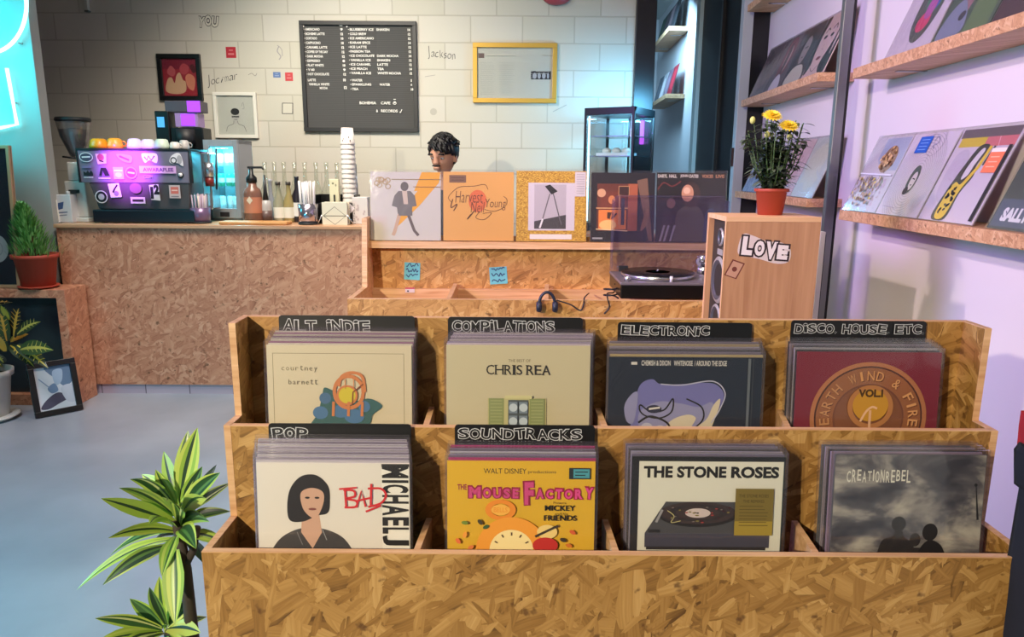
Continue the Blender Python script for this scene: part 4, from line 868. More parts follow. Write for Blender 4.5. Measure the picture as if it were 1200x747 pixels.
sticker(lambda a: (a.poly([(97, 206), (97, 201), (100, 203), (102, 200), (104, 203), (106, 200), (108, 203), (108, 206)], K), a.line([(96, 196), (107, 196)], 3, (120, 110, 150)), a.line([(97, 208), (108, 208)], 1, WT)), lab='black crown-shaped sticker')
sticker(lambda a: (a.poly([(115, 206), (118, 197), (122, 197), (126, 206), (122, 206), (119.5, 200), (118, 206)], K), a.poly([(121, 197), (124, 197), (127.5, 206), (124.5, 206)], K), a.line([(114, 209), (128, 209)], 1, WT)), lab='black angular M sticker')
sticker(lambda a: (a.rect(132, 196, 144, 210, (206, 160, 226)), a.line([(133, 200), (143, 200)], 1.6, (236, 220, 240)), a.ell(138, 205, 4, 3, (226, 200, 236))))
sticker(lambda a: (a.ell(153, 202.5, 7, 7, (226, 130, 220)), a.ell(153, 202.5, 5.4, 5.4, (206, 60, 120)), a.line([(149, 202), (157, 203)], 2, (240, 190, 220))))
sticker(lambda a: (a.rect(163, 194.5, 206, 203, (222, 170, 226)), a.text('AWARAPLEE', 167, 196.5, 203, 201, (120, 60, 150), .03), a.text('COM', 167, 205, 178, 209, (150, 130, 170), .03)), lab='long pink sticker reading AWARAPLEE')
sticker(lambda a: (a.ell(119, 231, 7.4, 7.4, (206, 200, 200)), a.ell(119, 231, 6.2, 6.2, K), a.ell(119, 231, 3.6, 3.6, (180, 176, 178))), False, 'round black and white sticker')
sticker(lambda a: (a.poly([(128, 216), (141, 215), (143, 231), (130, 232)], (214, 208, 212)), a.curve([(133, 226), (136, 221), (139, 217)], 2, K), a.ell(137, 227, 3, 3, (130, 124, 128))), False)
sticker(lambda a: (a.ell(160, 221, 7, 6, (110, 80, 92)), a.rect(153, 231, 170, 238.5, (206, 192, 200)), a.line([(155, 235), (168, 235)], 3, (50, 34, 38))), False)
sticker(lambda a: (a.poly([(176, 217), (187, 216), (188, 235), (177, 234)], (214, 208, 212)), a.text('1', 177, 219, 180.5, 233, K, .06), a.text('2', 181, 216.5, 187.5, 228, K, .07)), False, 'white sticker with a black number 12')
sticker(lambda a: (a.rect(199, 217, 212, 232, (196, 180, 180)), a.rect(201, 219, 210, 227, (206, 110, 100)), a.line([(202, 223), (209, 223)], 1.4, (226, 190, 180)), a.line([(201, 230), (210, 230)], 1, (130, 120, 124))), False)
# cups on the machine
def cup(name, label, c, px, r, h, Y, flip=True, group='cups on the espresso machine'):
    z = tl.z + .0125; p = at(px, 172, Y); m = MB()
    prof = [(r * .55, h), (r * .8, h * .88), (r * .97, h * .3), (r, 0), (r * .93, 0), (r * .9, h * .3), (0, h * .84)] if flip else [(r * .55, 0), (r * .8, h * .12), (r, h), (r * .93, h), (r * .7, h * .15), (0, h * .1)]
    m.lathe(prof, mat(c, .35), (0, 0, 0), 24); t = thing(name, label, 'cup', (p.x, Y, z), R.uniform(0, 3), group); bo_ = m.build('body', t)
    MB().tube([(r * .9, 0, h * .25), (r * 1.3, 0, h * .3), (r * 1.38, 0, h * .52), (r * 1.12, 0, h * .72), (r * .85, 0, h * .72)], .004, mat(c, .35), 6).build('handle', bo_)
cup('coffee_cup', 'yellow cup upside down, left of the two on the espresso machine', (232, 160, 30), 116, .056, .062, EY + .1)
cup('coffee_cup', 'yellow cup upside down, right of the two on the espresso machine', (236, 172, 44), 135, .05, .066, EY + .12)
cup('coffee_cup', 'pale green cup upside down, left of the three on the espresso machine', (190, 208, 190), 158, .046, .064, EY + .1)
cup('coffee_cup', 'pale green cup upside down, middle of the three on the espresso machine', (200, 216, 198), 174, .046, .062, EY + .14)
cup('coffee_cup', 'pale green cup upside down, right of the three on the espresso machine', (196, 212, 194), 190, .046, .062, EY + .1)
cup('espresso_cup', 'small white cup at the right end of the espresso machine top', (214, 206, 198), 205, .032, .045, EY + .1)
cup('espresso_cup', 'small grey cup tipped at the right edge behind the espresso machine top', (176, 172, 170), 216, .034, .06, EY + .2)
# coffee grinder
gp = on(96, 4.78); gr = thing('coffee_grinder', 'white coffee grinder with a dark bean hopper at the left of the counter', 'coffee grinder', gp); gz = lambda py: at(95, py, 4.78).z - ctz
gx = lambda px: at(px, 200, 4.78).x - gp.x
WG = mat((206, 202, 196), .4)
MB().box(gx(83), -.09, .03, gx(107), .1, gz(212), WG).box(gx(86), -.07, gz(212), gx(104), .08, gz(190), WG).build('body', gr, None, .008); MB().box(gx(80), -.12, 0, gx(110), .12, .03, WG).build('base', gr, None, .006)
MB().box(gx(90), -.115, gz(226), gx(100), -.089, gz(222), DARK).build('spout', gr); MB().tube([(gx(82), -.06, gz(184)), (gx(98), -.069, gz(186))], .006, DARK, 6).build('dosing_lever', gr)
hm = MB(); hc = (gx(92), 0, 0); hm.lathe([(.028, gz(186)), (.04, gz(182)), (.085, gz(160)), (.1, gz(142))], clear('hopper_plastic', (.8, .78, .76), .12, .05, .1), hc, 28, cap=False); hm.build('hopper', gr)
MB().lathe([(.026, gz(185)), (.038, gz(181)), (.082, gz(160)), (.088, gz(152)), (0, gz(150))], mat((56, 38, 32), .5), hc, 28).build('coffee_beans', gr); MB().lathe([(.1, gz(143)), (.106, gz(141)), (.1, gz(138)), (0, gz(137))], DARK, hc, 28).build('lid', gr)
# white carton and white plate at the counter's left end
p = on(80, 4.66); m = MB(); hh = hpx(228, 4.66, 80); m.box(-.055, -.04, 0, .055, .04, hh, mat((206, 206, 210), .5)); a = Art(m, .5, 0, 1 / .11, hh, -.04, 1 / hh); a.poly([(.25, .3), (.6, .25), (.5, .5), (.2, .55)], (60, 84, 130)); a.line([(.2, .65), (.75, .62)], .05, (110, 120, 150)); a.line([(.2, .75), (.7, .72)], .04, (130, 136, 150))
m.lathe([(.012, hh), (.012, hh + .02), (0, hh + .02)], mat((210, 210, 214), .4), (.02, 0, 0), 12)
t = solo('carton', m, 'white carton with a blue mark at the left end of the counter', 'carton', (0, 0, 0), None, .004); t.location = p
p = on(70, 4.62); m = MB(); m.box(-.03, -.01, 0, .006, .012, hpx(224, 4.62, 70), mat((226, 224, 216), .5)); t = solo('menu_card', m, 'pale card standing upright at the far left edge of the counter', 'card', (0, 0, 0)); t.location = p; t.rotation_euler = (0, math.radians(-3), 0)
# black bulk brewer with blue screen behind the machine
by = 5.02; bp_ = on(218, by); bg = thing('coffee_brewer', 'tall black coffee brewer with blue screen behind the espresso machine', 'coffee brewer', bp_)
bz = lambda py: at(215, py, by).z - ctz; bx = lambda px: at(px, 160, by).x - bp_.x
MB().box(bx(188), -.06, 0, bx(204), .08, bz(131), BLACK).build('tower', bg, None, .006); MB().box(bx(191), -.064, bz(150), bx(199), -.06, bz(138), emit((.08, .4, .85), 1.4)).build('screen', bg)
MB().box(bx(204), -.05, bz(176), bx(242), .09, bz(150), BLACK).box(bx(204), -.02, 0, bx(242), .09, bz(176), DARK).build('body', bg, None, .006)
MB().box(bx(200), -.05, bz(132), bx(240), .09, bz(119), mat((70, 64, 74), .4)).build('hood', bg, None, .004); PU = emit((.42, .06, .95), 1.5)
MB().box(bx(226), -.054, bz(132), bx(241), -.05, bz(119), PU).build('purple_light', bg); MB().box(bx(210), -.04, bz(149), bx(236), .07, bz(133), mat((150, 120, 170), .3)).box(bx(217), -.044, bz(148), bx(233), -.04, bz(134), PU).build('lit_container', bg)
MB().cyl((bx(222), -.055, bz(172)), .06, bz(152) - bz(172), DARK, 24).build('filter_basket', bg)
# glass of paper stirrers beside the machine
def glass_of_sticks(px, Y, r, hgl, hst, n, gm, cols, lab, slab, name, grp):
    p = on(px, Y); t = thing(name, lab, 'holder', p); MB().lathe([(r * .92, 0), (r, hgl), (r * .95, hgl), (r * .88, .006), (0, .006)], gm, (0, 0, 0), 28).build('cup', t); MB().lathe([(r * 1.02, 0), (r * 1.02, .012), (0, .012)], DARK, (0, 0, 0), 28).build('base', t)
    rr = random.Random(int(px)); src = None
    for i in range(n):
        an = i * 2.4; k = r * .78 * math.sqrt((i + .5) / n); tp_ = Vector((k * math.cos(an) * 1.08, k * math.sin(an) * 1.08, hst + rr.uniform(-.012, .006)))
        b = Vector((k * math.cos(an) * .9, k * math.sin(an) * .9, .008))
        m = MB(); m.tube([b, tp_], .0052 if n < 16 else .0042, mat(rr.choice(cols), .5), 6)
        o = m.build('drinking_straw'); o.location = p; tag(o, slab, 'straw', grp)
glass_of_sticks(236, 4.66, .062, .10, .185, 16, mat((120, 96, 130), .3, .4), [(206, 190, 186), (222, 212, 200), (190, 170, 190), (160, 130, 150)], 'purple-grey tumbler of wrapped stirrers right of the espresso machine', 'paper-wrapped stirrer in the tumbler right of the espresso machine', 'stirrer_tumbler', 'stirrers beside the espresso machine')
glass_of_sticks(362, 4.62, .064, .13, .27, 18, mat((190, 182, 196), .18, .9), [(216, 208, 206), (226, 222, 216), (204, 196, 206)], 'shiny steel tumbler holding white straws on the counter', 'white straw in the steel tumbler on the counter', 'straw_tumbler', 'white straws in the steel tumbler')
# mini fridge with a cyan-lit door
fy = 4.90; p = on(266, fy); fr = thing('mini_fridge', 'small grey countertop fridge with cyan-lit glass door', 'fridge', p, math.radians(-6)); fz = at(266, 164, fy).z - ctz; fw = 40 * fy / FPX / 2
GRM = mat((150, 152, 158), .35, .3)
m = MB(); m.box(-fw, 0, 0, -fw + .025, .2, fz, GRM).box(fw - .025, 0, 0, fw, .2, fz, GRM).box(-fw, 0, fz - .03, fw, .2, fz, GRM).box(-fw, 0, 0, fw, .2, .06, GRM).box(-fw, .185, .06, fw, .2, fz - .03, mat((190, 226, 232), .5)); m.build('cabinet', fr, None, .004)
m = MB(); m.box(-fw, -.025, .02, -fw + .04, 0, fz, GRM).box(fw - .03, -.025, .02, fw, 0, fz, GRM).box(-fw + .04, -.025, fz - .045, fw - .03, 0, fz, GRM).box(-fw + .04, -.025, .02, fw - .03, 0, .085, GRM); dfr = m.build('door_frame', fr, None, .003)
MB().box(-fw + .04, -.015, .085, fw - .03, -.01, fz - .045, GLASS).build('glass', dfr); MB().box(-.03, -.028, .03, .035, -.025, .06, DARK).build('control_panel', dfr)
CY = emit((.12, .8, 1.0), 9.0)
for sx in (-1, 1): MB().box(sx * (fw - .032) - .004, .006, .08, sx * (fw - .032) + .004, .014, fz - .05, CY).build('light_strip', fr)
shz = [.075, .075 + (fz - .12) * .36, .075 + (fz - .12) * .68]
for z in shz: MB().box(-fw + .027, .03, z, fw - .027, .18, z + .006, GLASS).build('shelf', fr)
def infr(x, y, z): return Matrix.Translation(p) @ Matrix.Rotation(math.radians(-6), 4, 'Z') @ Vector((x, y, z))
for r_, z in enumerate(shz):
    for k in range(3):
        m = MB(); c = [(196, 216, 214), (40, 150, 110), (190, 220, 226)][r_]; m.lathe([(.02, 0), (.024, .004), (.024, .075), (.018, .083), (0, .083)], mat(c, .35), (0, 0, 0), 16); m.ring = None
        m.lathe([(.0245, .025), (.0245, .055)], mat((226, 232, 232), .5), (0, 0, 0), 16, cap=False)
        o = m.build('drink_can'); o.location = infr(-.052 + k * .052, .06 + .02 * (k % 2), z + .0062); tag(o, ['drink can on the bottom shelf of the small lit fridge', 'green drink can on the middle shelf of the small lit fridge', 'pale drink can on the top shelf of the small lit fridge'][r_], 'drink can', ['cans on the bottom fridge shelf', 'cans on the middle fridge shelf', 'cans on the top fridge shelf'][r_])
fl_ = lamp('fridge_light', 'AREA', infr(0, .02, fz - .05), 9.0, (.1, .8, 1), .1, infr(0, .08, 0))
# bottles
def bottle(name, label, px, Y, prof, c, group=None, glass=None, parts=(), rzz=0):
    p = on(px, Y); t = thing(name, label, 'bottle', p, rzz, group); MB().lathe(prof, glass or mat(c, .3), (0, 0, 0), 22).build('body', t)
    for n, pr, cc, rg in parts: MB().lathe(pr, mat(cc, rg), (0, 0, 0), 22, cap=(n != 'label')).build(n, t)
    return t
h = hpx(195, 4.72); 
t = bottle('pump_bottle', 'large copper-brown syrup bottle with black pump', 298, 4.72, [(.055, 0), (.058, .01), (.058, h * .52), (.05, h * .6), (.03, h * .64), (.03, h * .74)], (122, 84, 70), None, None, [('pump_collar', [(.034, h * .72), (.034, h * .8), (.014, h * .86), (.012, h * .97)], (20, 18, 20), .4), ('label', [(.0586, h * .18), (.0586, h * .46)], (186, 120, 92), .5)])
MB().box(-.02, -.012, h * .96, .075, .012, h, DARK).tube([(.07, 0, h * .98), (.082, 0, h * .94)], .006, DARK, 6).build('pump_spout', t, None, .003)
m = MB(); a = Art(m, .5, 0, 10, .1, -.0592, 10); a.poly([(.35, .5), (.55, .25), (.75, .5), (.55, .75)], (216, 200, 176)); o = m.build('label_mark', t); o.location = (-.005, 0, h * .27)
bottle('squeeze_bottle', 'clear squeeze bottle with black tip and brown syrup beside the copper bottle', 313, 4.75, [(.034, 0), (.036, .01), (.036, .11), (.03, .14), (.012, .15)], (176, 172, 170), None, None, [('nozzle', [(.02, .14), (.012, .2), (.006, hpx(205, 4.75)), (0, hpx(205, 4.75))], (26, 24, 26), .4), ('syrup', [(.0365, .008), (.0365, .08)], (96, 76, 74), .4)])
bottle('syrup_bottle', 'tall grey bottle with narrow neck beside the squeeze bottle', 319, 4.84, [(.026, 0), (.028, .01), (.028, .13), (.012, .18), (.011, .26), (.013, .265), (.013, .28)], (150, 152, 160))
LB = [('label', [(.0375, .03), (.0375, .1)], (222, 220, 208), .6)]
for px, lab, c in ((328, 'pale syrup bottle with cream label, left of the pair on the counter', (196, 194, 170)), (340, 'golden syrup bottle with cream label, right of the pair on the counter', (206, 188, 130))):
    bottle('syrup_bottle', lab, px, 4.80, [(.034, 0), (.037, .01), (.037, .13), (.015, .19), (.013, .24), (.016, .243), (.016, .262)], c, None, clear('syrup_glass', (c[0] / 255, c[1] / 255, c[2] / 255), .1, .05, .35, 0, c), LB + [('cap', [(.0165, .243), (.0165, .265), (0, .265)], (60, 54, 48), .4)])
bottle('syrup_bottle', 'dark bottle with white label partly behind the steel straw tumbler', 350, 4.82, [(.036, 0), (.038, .01), (.038, .17), (.015, .22), (.014, .29), (.017, .3), (0, .3)], (30, 26, 36), None, None, [('label', [(.0386, .04), (.0386, .13)], (220, 218, 216), .6)])
lbn = ['third', 'fourth', 'fifth', 'sixth', 'seventh', 'eighth']
ht = hpx(190, 5.05)
for i, px in enumerate((314, 325, 336, 348, 360, 373, 385, 397)):
    lab = 'clear glass bottle at the back of the counter, ' + (['leftmost of the row', 'second from left in the row'] + [k + ' from left in the row' for k in lbn])[i]
    bottle('glass_bottle', lab, px, 5.06, [(.032, 0), (.036, .012), (.036, ht * .5), (.014, ht * .7), (.012, ht * .93), (.015, ht * .935), (.015, ht)], None, 'clear bottles at the back of the counter', BOTTLEGLASS)
# wooden board, holder boxes, cup stack
p = on(300, 4.585); m = MB(); m.box(-.215, -.06, 0, .215, .06, .022, mat((206, 150, 92), .5)); t = solo('serving_board', m, 'thin honey-coloured wooden board lying on the counter front edge', 'board', (0, 0, 0), None, .008); t.location = p
p = on(396, 4.76); m = MB(); hb = hpx(228, 4.76, 396); w2 = 24 * 4.76 / FPX; m.box(-w2, -.08, 0, w2, .08, .01, BLACK).box(-w2, .07, .01, w2, .08, hb, BLACK).box(-w2, -.08, .01, w2, -.07, hb * .72, BLACK).box(-w2, -.07, .01, -w2 + .01, .07, hb, BLACK).box(w2 - .01, -.07, .01, w2, .07, hb, BLACK).box(-.005, -.07, .01, .005, .07, hb, BLACK)
t = solo('cup_organiser', m, 'black open organiser box on the counter under the paper cup stack', 'organiser', (0, 0, 0), None, .002); t.location = p
m = MB(); m.prism([(-.05, .0), (-.03, -.03), (.03, -.03), (.055, 0), (.03, .03), (-.03, .03)], -.002, 0, WT and mat(WT, .5)); a = Art(m, .5, .5, 10, 0, -.002, 10); a.ring(.5, .5, .12, .16, (110, 106, 112)); a.line([(.3, .52), (.75, .48)], .08, (110, 106, 112)); o = m.build('sticker', t); o.location = (w2 - .06, -.0805, hb * .72 - .035)
p = on(394, 4.62); hh = hpx(237, 4.62, 394); m = MB(); CR_ = mat((220, 214, 196), .6); m.box(-.08, -.03, 0, .08, .045, .006, CR_).box(-.08, -.03, .006, .08, -.022, hh, CR_).box(-.08, .037, .006, .08, .045, hh, CR_)
t = solo('napkin_holder', m, 'cream napkin holder with diamond line pattern on the counter', 'napkin holder', (0, 0, 0), None, .001); t.location = p
m = MB(); a = Art(m, .5, 0, 1 / .16, hh, -.0302, 1 / hh); a.line([(.05, .6), (.5, .2), (.95, .6), (.5, .98), (.05, .6)], .022, (96, 92, 84)); a.line([(.05, .6), (.95, .6)], .03, (96, 92, 84)); m.build('line_pattern', t)
m = MB(); [m.tube([(sx * .08, -.028, hh * .45), (sx * .115, -.02, .004)], .004, STEEL, 6) for sx in (-1, 1)]; m.build('wire_foot', t)
m = MB(); m.box(-.07, -.018, .007, .07, .033, hh * .94, mat((230, 226, 214), .7)); o = m.build('napkins', None); o.location = p; tag(o, 'stack of white napkins standing in the cream holder', 'napkins', None, 'stuff')
p = on(394, 4.72); p.z += .0105; m = MB(); h_ = hpx(210, 4.72, 394) - .0105; m.box(-.03, -.02, 0, .03, .02, h_, mat((216, 208, 176), .6)); a = Art(m, .5, 0, 16, h_, -.02, 1 / h_); a.rect(.3, .08, .5, .12, (120, 116, 90)); a.ell(.7, .14, .08, .03, (150, 140, 110)); t = solo('paper_packet', m, 'tall narrow cream packet standing in the black organiser', 'packet', (0, 0, 0), None, .003); t.location = p; t.location.x = p.x
cr, cY = .046, 4.775; ztop = at(409, 150, cY).z; zbot = ctz + .0105; cupm = None; ncup = 17; chh = .105; stepc = (ztop - zbot - chh) / (ncup - 1)
for i in range(ncup):
    z = zbot + i * stepc
    if cupm is None:
        m = MB(); PC = mat((214, 204, 198), .6); m.lathe([(cr, 0), (cr * 1.04, .003), (cr, .008), (cr * .8, chh), (cr * .76, chh - .004), (0, chh - .006)], PC, (0, 0, 0), 24, cap=False); cupm = m.build('paper_cup'); o = cupm
    else: o = cupm.copy(); COL.objects.link(o)
    o.location = (X(409, cY, 1.4) , cY, z); tag(o, 'white paper cup nested upside down in the tall stack on the counter' if i < ncup - 1 else 'topmost white paper cup with small print on the tall stack', 'paper cup', 'paper cups in the tall stack')
top = o.copy(); top.data = None if False else o.data.copy(); bpy.data.objects.remove(o); COL.objects.link(top)
m = MB(); 
for k in range(7): m.box(-.026 + .008 * k, -cr * .98 + .004, .02 + .01 * (k % 3), -.021 + .008 * k, -cr * .8, .03 + .01 * (k % 3), mat((120, 116, 110), .6))
m.build('printed_mark', top)
p = on(424, 4.72); m = MB(); hh = hpx(231, 4.72, 424); m.box(-.05, -.04, 0, .05, .05, hh, mat((212, 206, 206), .6)); a = Art(m, .5, 0, 10, hh, -.04, 1 / hh); [a.ell(R.uniform(.2, .8), R.uniform(.15, .85), .06, .05, (186, 172, 176)) for _ in range(9)]; t = solo('paper_box', m, 'white patterned paper box at the right end of the counter', 'box', (0, 0, 0), None, .003); t.location = p
p = on(419, 4.86); m = MB(); m.lathe([(.012, 0), (.012, .25), (.008, .27), (.008, .38), (0, .385)], mat((200, 196, 190), .3, .5), (0, 0, 0), 12); t = solo('metal_whisk_rod', m, 'thin pale metal rod standing behind the paper cup stack', 'rod', (0, 0, 0)); t.location = p

# ------------------------------------------------------------------ things on the block wall
def onwall(name, label, cat, x0, y0, x1, y1, Y=YB, depth=.02, group=None):
    a0, a1 = at(x0, y0, Y - depth), at(x1, y1, Y - depth); t = thing(name, label, cat, ((a0.x + a1.x) / 2, Y, min(a0.z, a1.z)), 0, group); t['w'] = abs(a1.x - a0.x); t['h'] = abs(a0.z - a1.z); return t, abs(a1.x - a0.x), abs(a0.z - a1.z)
def frame(t, w_, h_, d, fw_, m, nm='frame'):
    mb = MB(); mb.box(-w_ / 2, -d, 0, w_ / 2, 0, fw_, m).box(-w_ / 2, -d, h_ - fw_, w_ / 2, 0, h_, m).box(-w_ / 2, -d, fw_, -w_ / 2 + fw_, 0, h_ - fw_, m).box(w_ / 2 - fw_, -d, fw_, w_ / 2, 0, h_ - fw_, m); return mb.build(nm, t, None, .002)
def sheet(t, w_, h_, y, base, fn, nm='print', m=None):
    mb = MB(); mb.box(-w_ / 2, y, 0, w_ / 2, y + .004, h_, m or mat(base, .5)); 
    if fn: fn(Art(mb, .5, 0, 1 / w_, h_, y, 1 / h_))
    return mb.build(nm, t)
t, w_, h_ = onwall('picture_frame', 'red abstract picture in a black frame on the block wall', 'picture', 183, 63, 238, 118); frame(t, w_, h_, .03, .034, BLACK)
def red_pic(a):
    a.rect(.1, .1, .9, .9, (170, 30, 50)); a.rect(.1, .1, .9, .32, (140, 20, 52))
    a.blob([(.15, .8), (.2, .55), (.3, .5), (.36, .62), (.42, .45), (.5, .4), (.56, .55), (.62, .6), (.6, .8), (.4, .86)], (226, 180, 140)); a.blob([(.66, .7), (.62, .5), (.7, .42), (.82, .48), (.84, .62), (.78, .78)], (228, 140, 110)); a.blob([(.5, .3), (.6, .2), (.72, .28), (.66, .42), (.54, .42)], (196, 70, 80)); a.blob([(.74, .26), (.82, .22), (.88, .36), (.8, .4)], (90, 16, 30)); a.blob([(.2, .4), (.3, .25), (.4, .36), (.34, .48)], (206, 90, 96))
sheet(t, w_, h_, -.012, (60, 10, 20), red_pic); MB().box(-w_ / 2 + .03, -.0165, .03, w_ / 2 - .03, -.016, h_ - .03, GLASS).build('glass', t)
t, w_, h_ = onwall('picture_frame', 'white-framed pencil drawing of a person on the block wall', 'picture', 249, 108, 303, 162); frame(t, w_, h_, .03, .025, mat((226, 222, 210), .4))
def drawing(a):
    g = (70, 66, 64); a.ell(.48, .5, .095, .13, (206, 198, 188)); a.ell(.48, .42, .1, .075, (48, 44, 42)); a.rect(.44, .6, .53, .68, (206, 198, 188)); a.curve([(.25, .86), (.3, .74), (.42, .69), (.44, .62)], .012, (130, 124, 118)); a.curve([(.72, .86), (.67, .74), (.55, .69), (.53, .62)], .012, (130, 124, 118)); a.line([(.4, .53), (.57, .53)], .03, g); a.line([(.45, .59), (.52, .59)], .012, g); a.curve([(.64, .3), (.68, .22), (.7, .34), (.65, .36)], .008, (150, 146, 140))
sheet(t, w_, h_, -.012, (214, 208, 194), drawing); MB().box(-w_ / 2 + .022, -.0165, .022, w_ / 2 - .022, -.016, h_ - .022, GLASS).build('glass', t)
t, w_, h_ = onwall('picture_frame', 'pale newspaper page in a gold frame on the block wall', 'picture', 554, 50, 652, 121); frame(t, w_, h_, .03, .034, mat((206, 164, 74), .35, .5))
def news(a):
    a.rect(.065, .17, .135, .25, (126, 98, 92)); a.rect(.69, .46, .93, .6, (42, 34, 44))
    for x, wv in ((.735, .04), (.79, .03), (.845, .035), (.895, .02)): a.ell(x, .54, wv / 1.6, .05, (190, 184, 188))
    for c in range(4):
        for r in range(16 if c < 3 else 6): a.line([(.09 + c * .22, .33 + r * .035), (.09 + c * .22 + R.uniform(.14, .19), .33 + r * .035)], .006, (194, 188, 176))
    a.line([(.16, .2), (.5, .2)], .02, (190, 184, 170)); a.line([(.82, .2), (.94, .21)], .012, (160, 152, 140))
sheet(t, w_, h_, -.012, (214, 206, 192), news); MB().box(-w_ / 2 + .03, -.0165, .03, w_ / 2 - .03, -.016, h_ - .03, GLASS).build('glass', t)
# menu board: three boards behind black lettering rails
t, w_, h_ = onwall('menu_board', 'large dark grey menu board with white lettering on the block wall', 'menu board', 350, 24, 490, 155, YB, .03); frame(t, w_, h_, .035, .03, mat((38, 37, 38), .5))
grooves = NT('grooved_felt_board'); tc = grooves.n('ShaderNodeTexCoord'); wv = grooves.n('ShaderNodeTexWave', bands_direction='Z', i_Scale=28.0); grooves.l(tc.outputs['Object'], wv.inputs['Vector']); grooves.l(grooves.ramp(wv.outputs['Fac'], [(0, (70, 69, 68)), (1, (84, 83, 82))]), grooves.b.inputs['Base Color']); grooves.b.inputs['Roughness'].default_value = .9
sheet(t, w_, h_, -.012, None, lambda a: (a.line([(.36, .03), (.36, .97)], .004, (52, 52, 52)), a.line([(.67, .03), (.67, .66)], .003, (60, 60, 60)), a.line([(.03, .505), (.97, .505)], .006, (46, 46, 46))), 'panel', grooves.m)
mm = MB(); a = Art(mm, 420, 24, 140 / w_, h_, -.0125, 131 / h_); WL = (232, 228, 220)
def mt(s, x, y, wch=1.92, h=2.9):
    a.text(s, x, y - h / 2, x + wch * len(s), y + h / 2, WL, .03)
L1 = ['AMERICANO', 'BOHEME LATTE', 'CORTADO', 'CAPPUCINO', 'CARAMEL LATTE', 'COFFEE OF THE DAY', 'DARK MOCHA', 'ESPRESSO', 'FLAT WHITE', 'V 60', 'HOT CHOCOLATE']
y = 33.5; 
for i, s in enumerate(L1): a.ell(355 + i * .15, y, .5, .5, WL); mt(s, 356.5 + i * .15, y, 1.92 if len(s) < 15 else 1.75 if len(s) < 17 else 1.5); a.text(['9', '12', '10', '10', '12', '12', '12', '8', '10', '9', '12'][i], 398.5 + i * .2, y - 1.5, 401.5 + i * .2, y + 1.5, WL, .05); y += 5.25
for s, x, yy in (('LATTE', 357, 93), ('VANILLA WHITE', 358, 98), ('MOCHA', 371, 102.5)): mt(s, x, yy)
a.text('10', 400, 91, 403, 94.5, WL, .05); a.text('12', 400.5, 100, 404, 103.5, WL, .05)
L2 = [('BLUEBERRY ICE', 'SHAKEN'), ('COLD BREW', ''), ('ICE AMERICANO', ''), ('KARAM SPICE', ''), ('ICE LATTE', ''), ('PASSION TEA', ''), ('ICE CHOCOLATE', 'DARK MOCHA'), ('VANILLA ICE', 'SHAKEN'), ('ICE CARAMEL', 'LATTE'), ('ICE PEACH', 'TEA'), ('VANILLA ICE', 'WHITE MOCHA')]
y = 33.5
for i, (s, s2) in enumerate(L2):
    a.ell(408.6, y, .5, .5, WL); mt(s, 410, y, 2.2); 
    if s2: mt(s2, 442, y, 2.6)
    a.text('12' if i % 3 else '14', 479.5 + i * .15, y - 1.5, 482.5 + i * .15, y + 1.5, WL, .05); y += 5.1
for s, s2, yy, pr in (('WATER', '', 93, '5'), ('SPARKLING', 'WATER', 98, '6'), ('TEA', '', 103.5, '10')):
    a.ell(409.2, yy, .5, .5, WL); mt(s, 410.5, yy, 2.6); a.text(pr, 482, yy - 1.5, 482 + 1.5 * len(pr), yy + 1.5, WL, .05)
    if s2: mt(s2, 444, yy, 2.6)
mt('BOHEMIA', 419, 120, 2.9, 3.4); mt('CAFE', 445, 120, 2.9, 3.4); mt('&', 439, 129.5, 2.4, 3.4); mt('RECORDS', 445, 129.5, 2.9, 3.4)
a.ring(462, 119.5, 1.6, 2.3, WL, 0, 180); a.ell(462, 119, 1.6, 1, WL); a.line([(460.5, 115.5), (463.5, 115.5)], .8, WL); a.line([(469, 131), (470.5, 127.5)], .8, WL); a.ell(468.5, 131, 1, .7, WL)
a.ell(355, 30.5, .9, .9, WL); a.ell(400, 29, 2, 1, WL); a.ell(407, 30.5, .9, .9, WL)
mm.build('lettering', t)['label'] = 'white push-in letters'
# marks drawn on the wall itself
wb = bpy.data.objects['wall_back']
def wallmark(fn, depth=.0006):
    m = MB(); c = at(300, 80, YB); s = FPX / (c.y * CT + (EYE - c.z) * ST); a = Art(m, 0, 0, s, 0, YB - depth, s); a.P = lambda x, y: (at(x, y, YB).x, at(x, y, YB).z); fn(a); m.build('wall_writing', wb)
PEN = (58, 54, 58); WPT = (206, 200, 184)
wallmark(lambda a: a.graffiti('YOU', 232, 18, 256, 32, PEN, WPT, .07, .05, random.Random(2)))
def sig(a, x0, y0, x1, y1, word):
    n = len(word); 
    for i, ch in enumerate(word):
        x = x0 + (x1 - x0) * i / n; yy = y0 + (y1 - y0) * i / n; hh = 12 if ch.isupper() else (6 if ch in 'aceimnorsux' else 9); a.text(ch, x, yy + 12 - hh, x + (x1 - x0) / n * .95, yy + 12 + (3 if ch == 'J' else 0), PEN, -.012, -14, .3)
wallmark(lambda a: sig(a, 242, 88, 279, 80, 'Jocimar')); wallmark(lambda a: sig(a, 500, 54, 534, 58, 'Jackson'))
wallmark(lambda a: a.graffiti('I', 331, 121, 343, 134, PEN, WPT, .05, .02, random.Random(3)))
wallmark(lambda a: (a.curve([(291, 88), (295, 86), (299, 89), (301, 86)], .6, (130, 124, 118)), a.curve([(327, 54), (325, 60), (329, 66), (327, 70)], 1.2, (156, 150, 150)), a.curve([(325, 53), (330, 58), (331, 66)], .8, (156, 150, 150)), a.ell(508, 131, 4, 4, (180, 174, 162)), a.line([(498, 90), (510, 88)], .7, (160, 154, 146)), a.line([(648, 131), (664, 123)], .8, (160, 156, 150))))
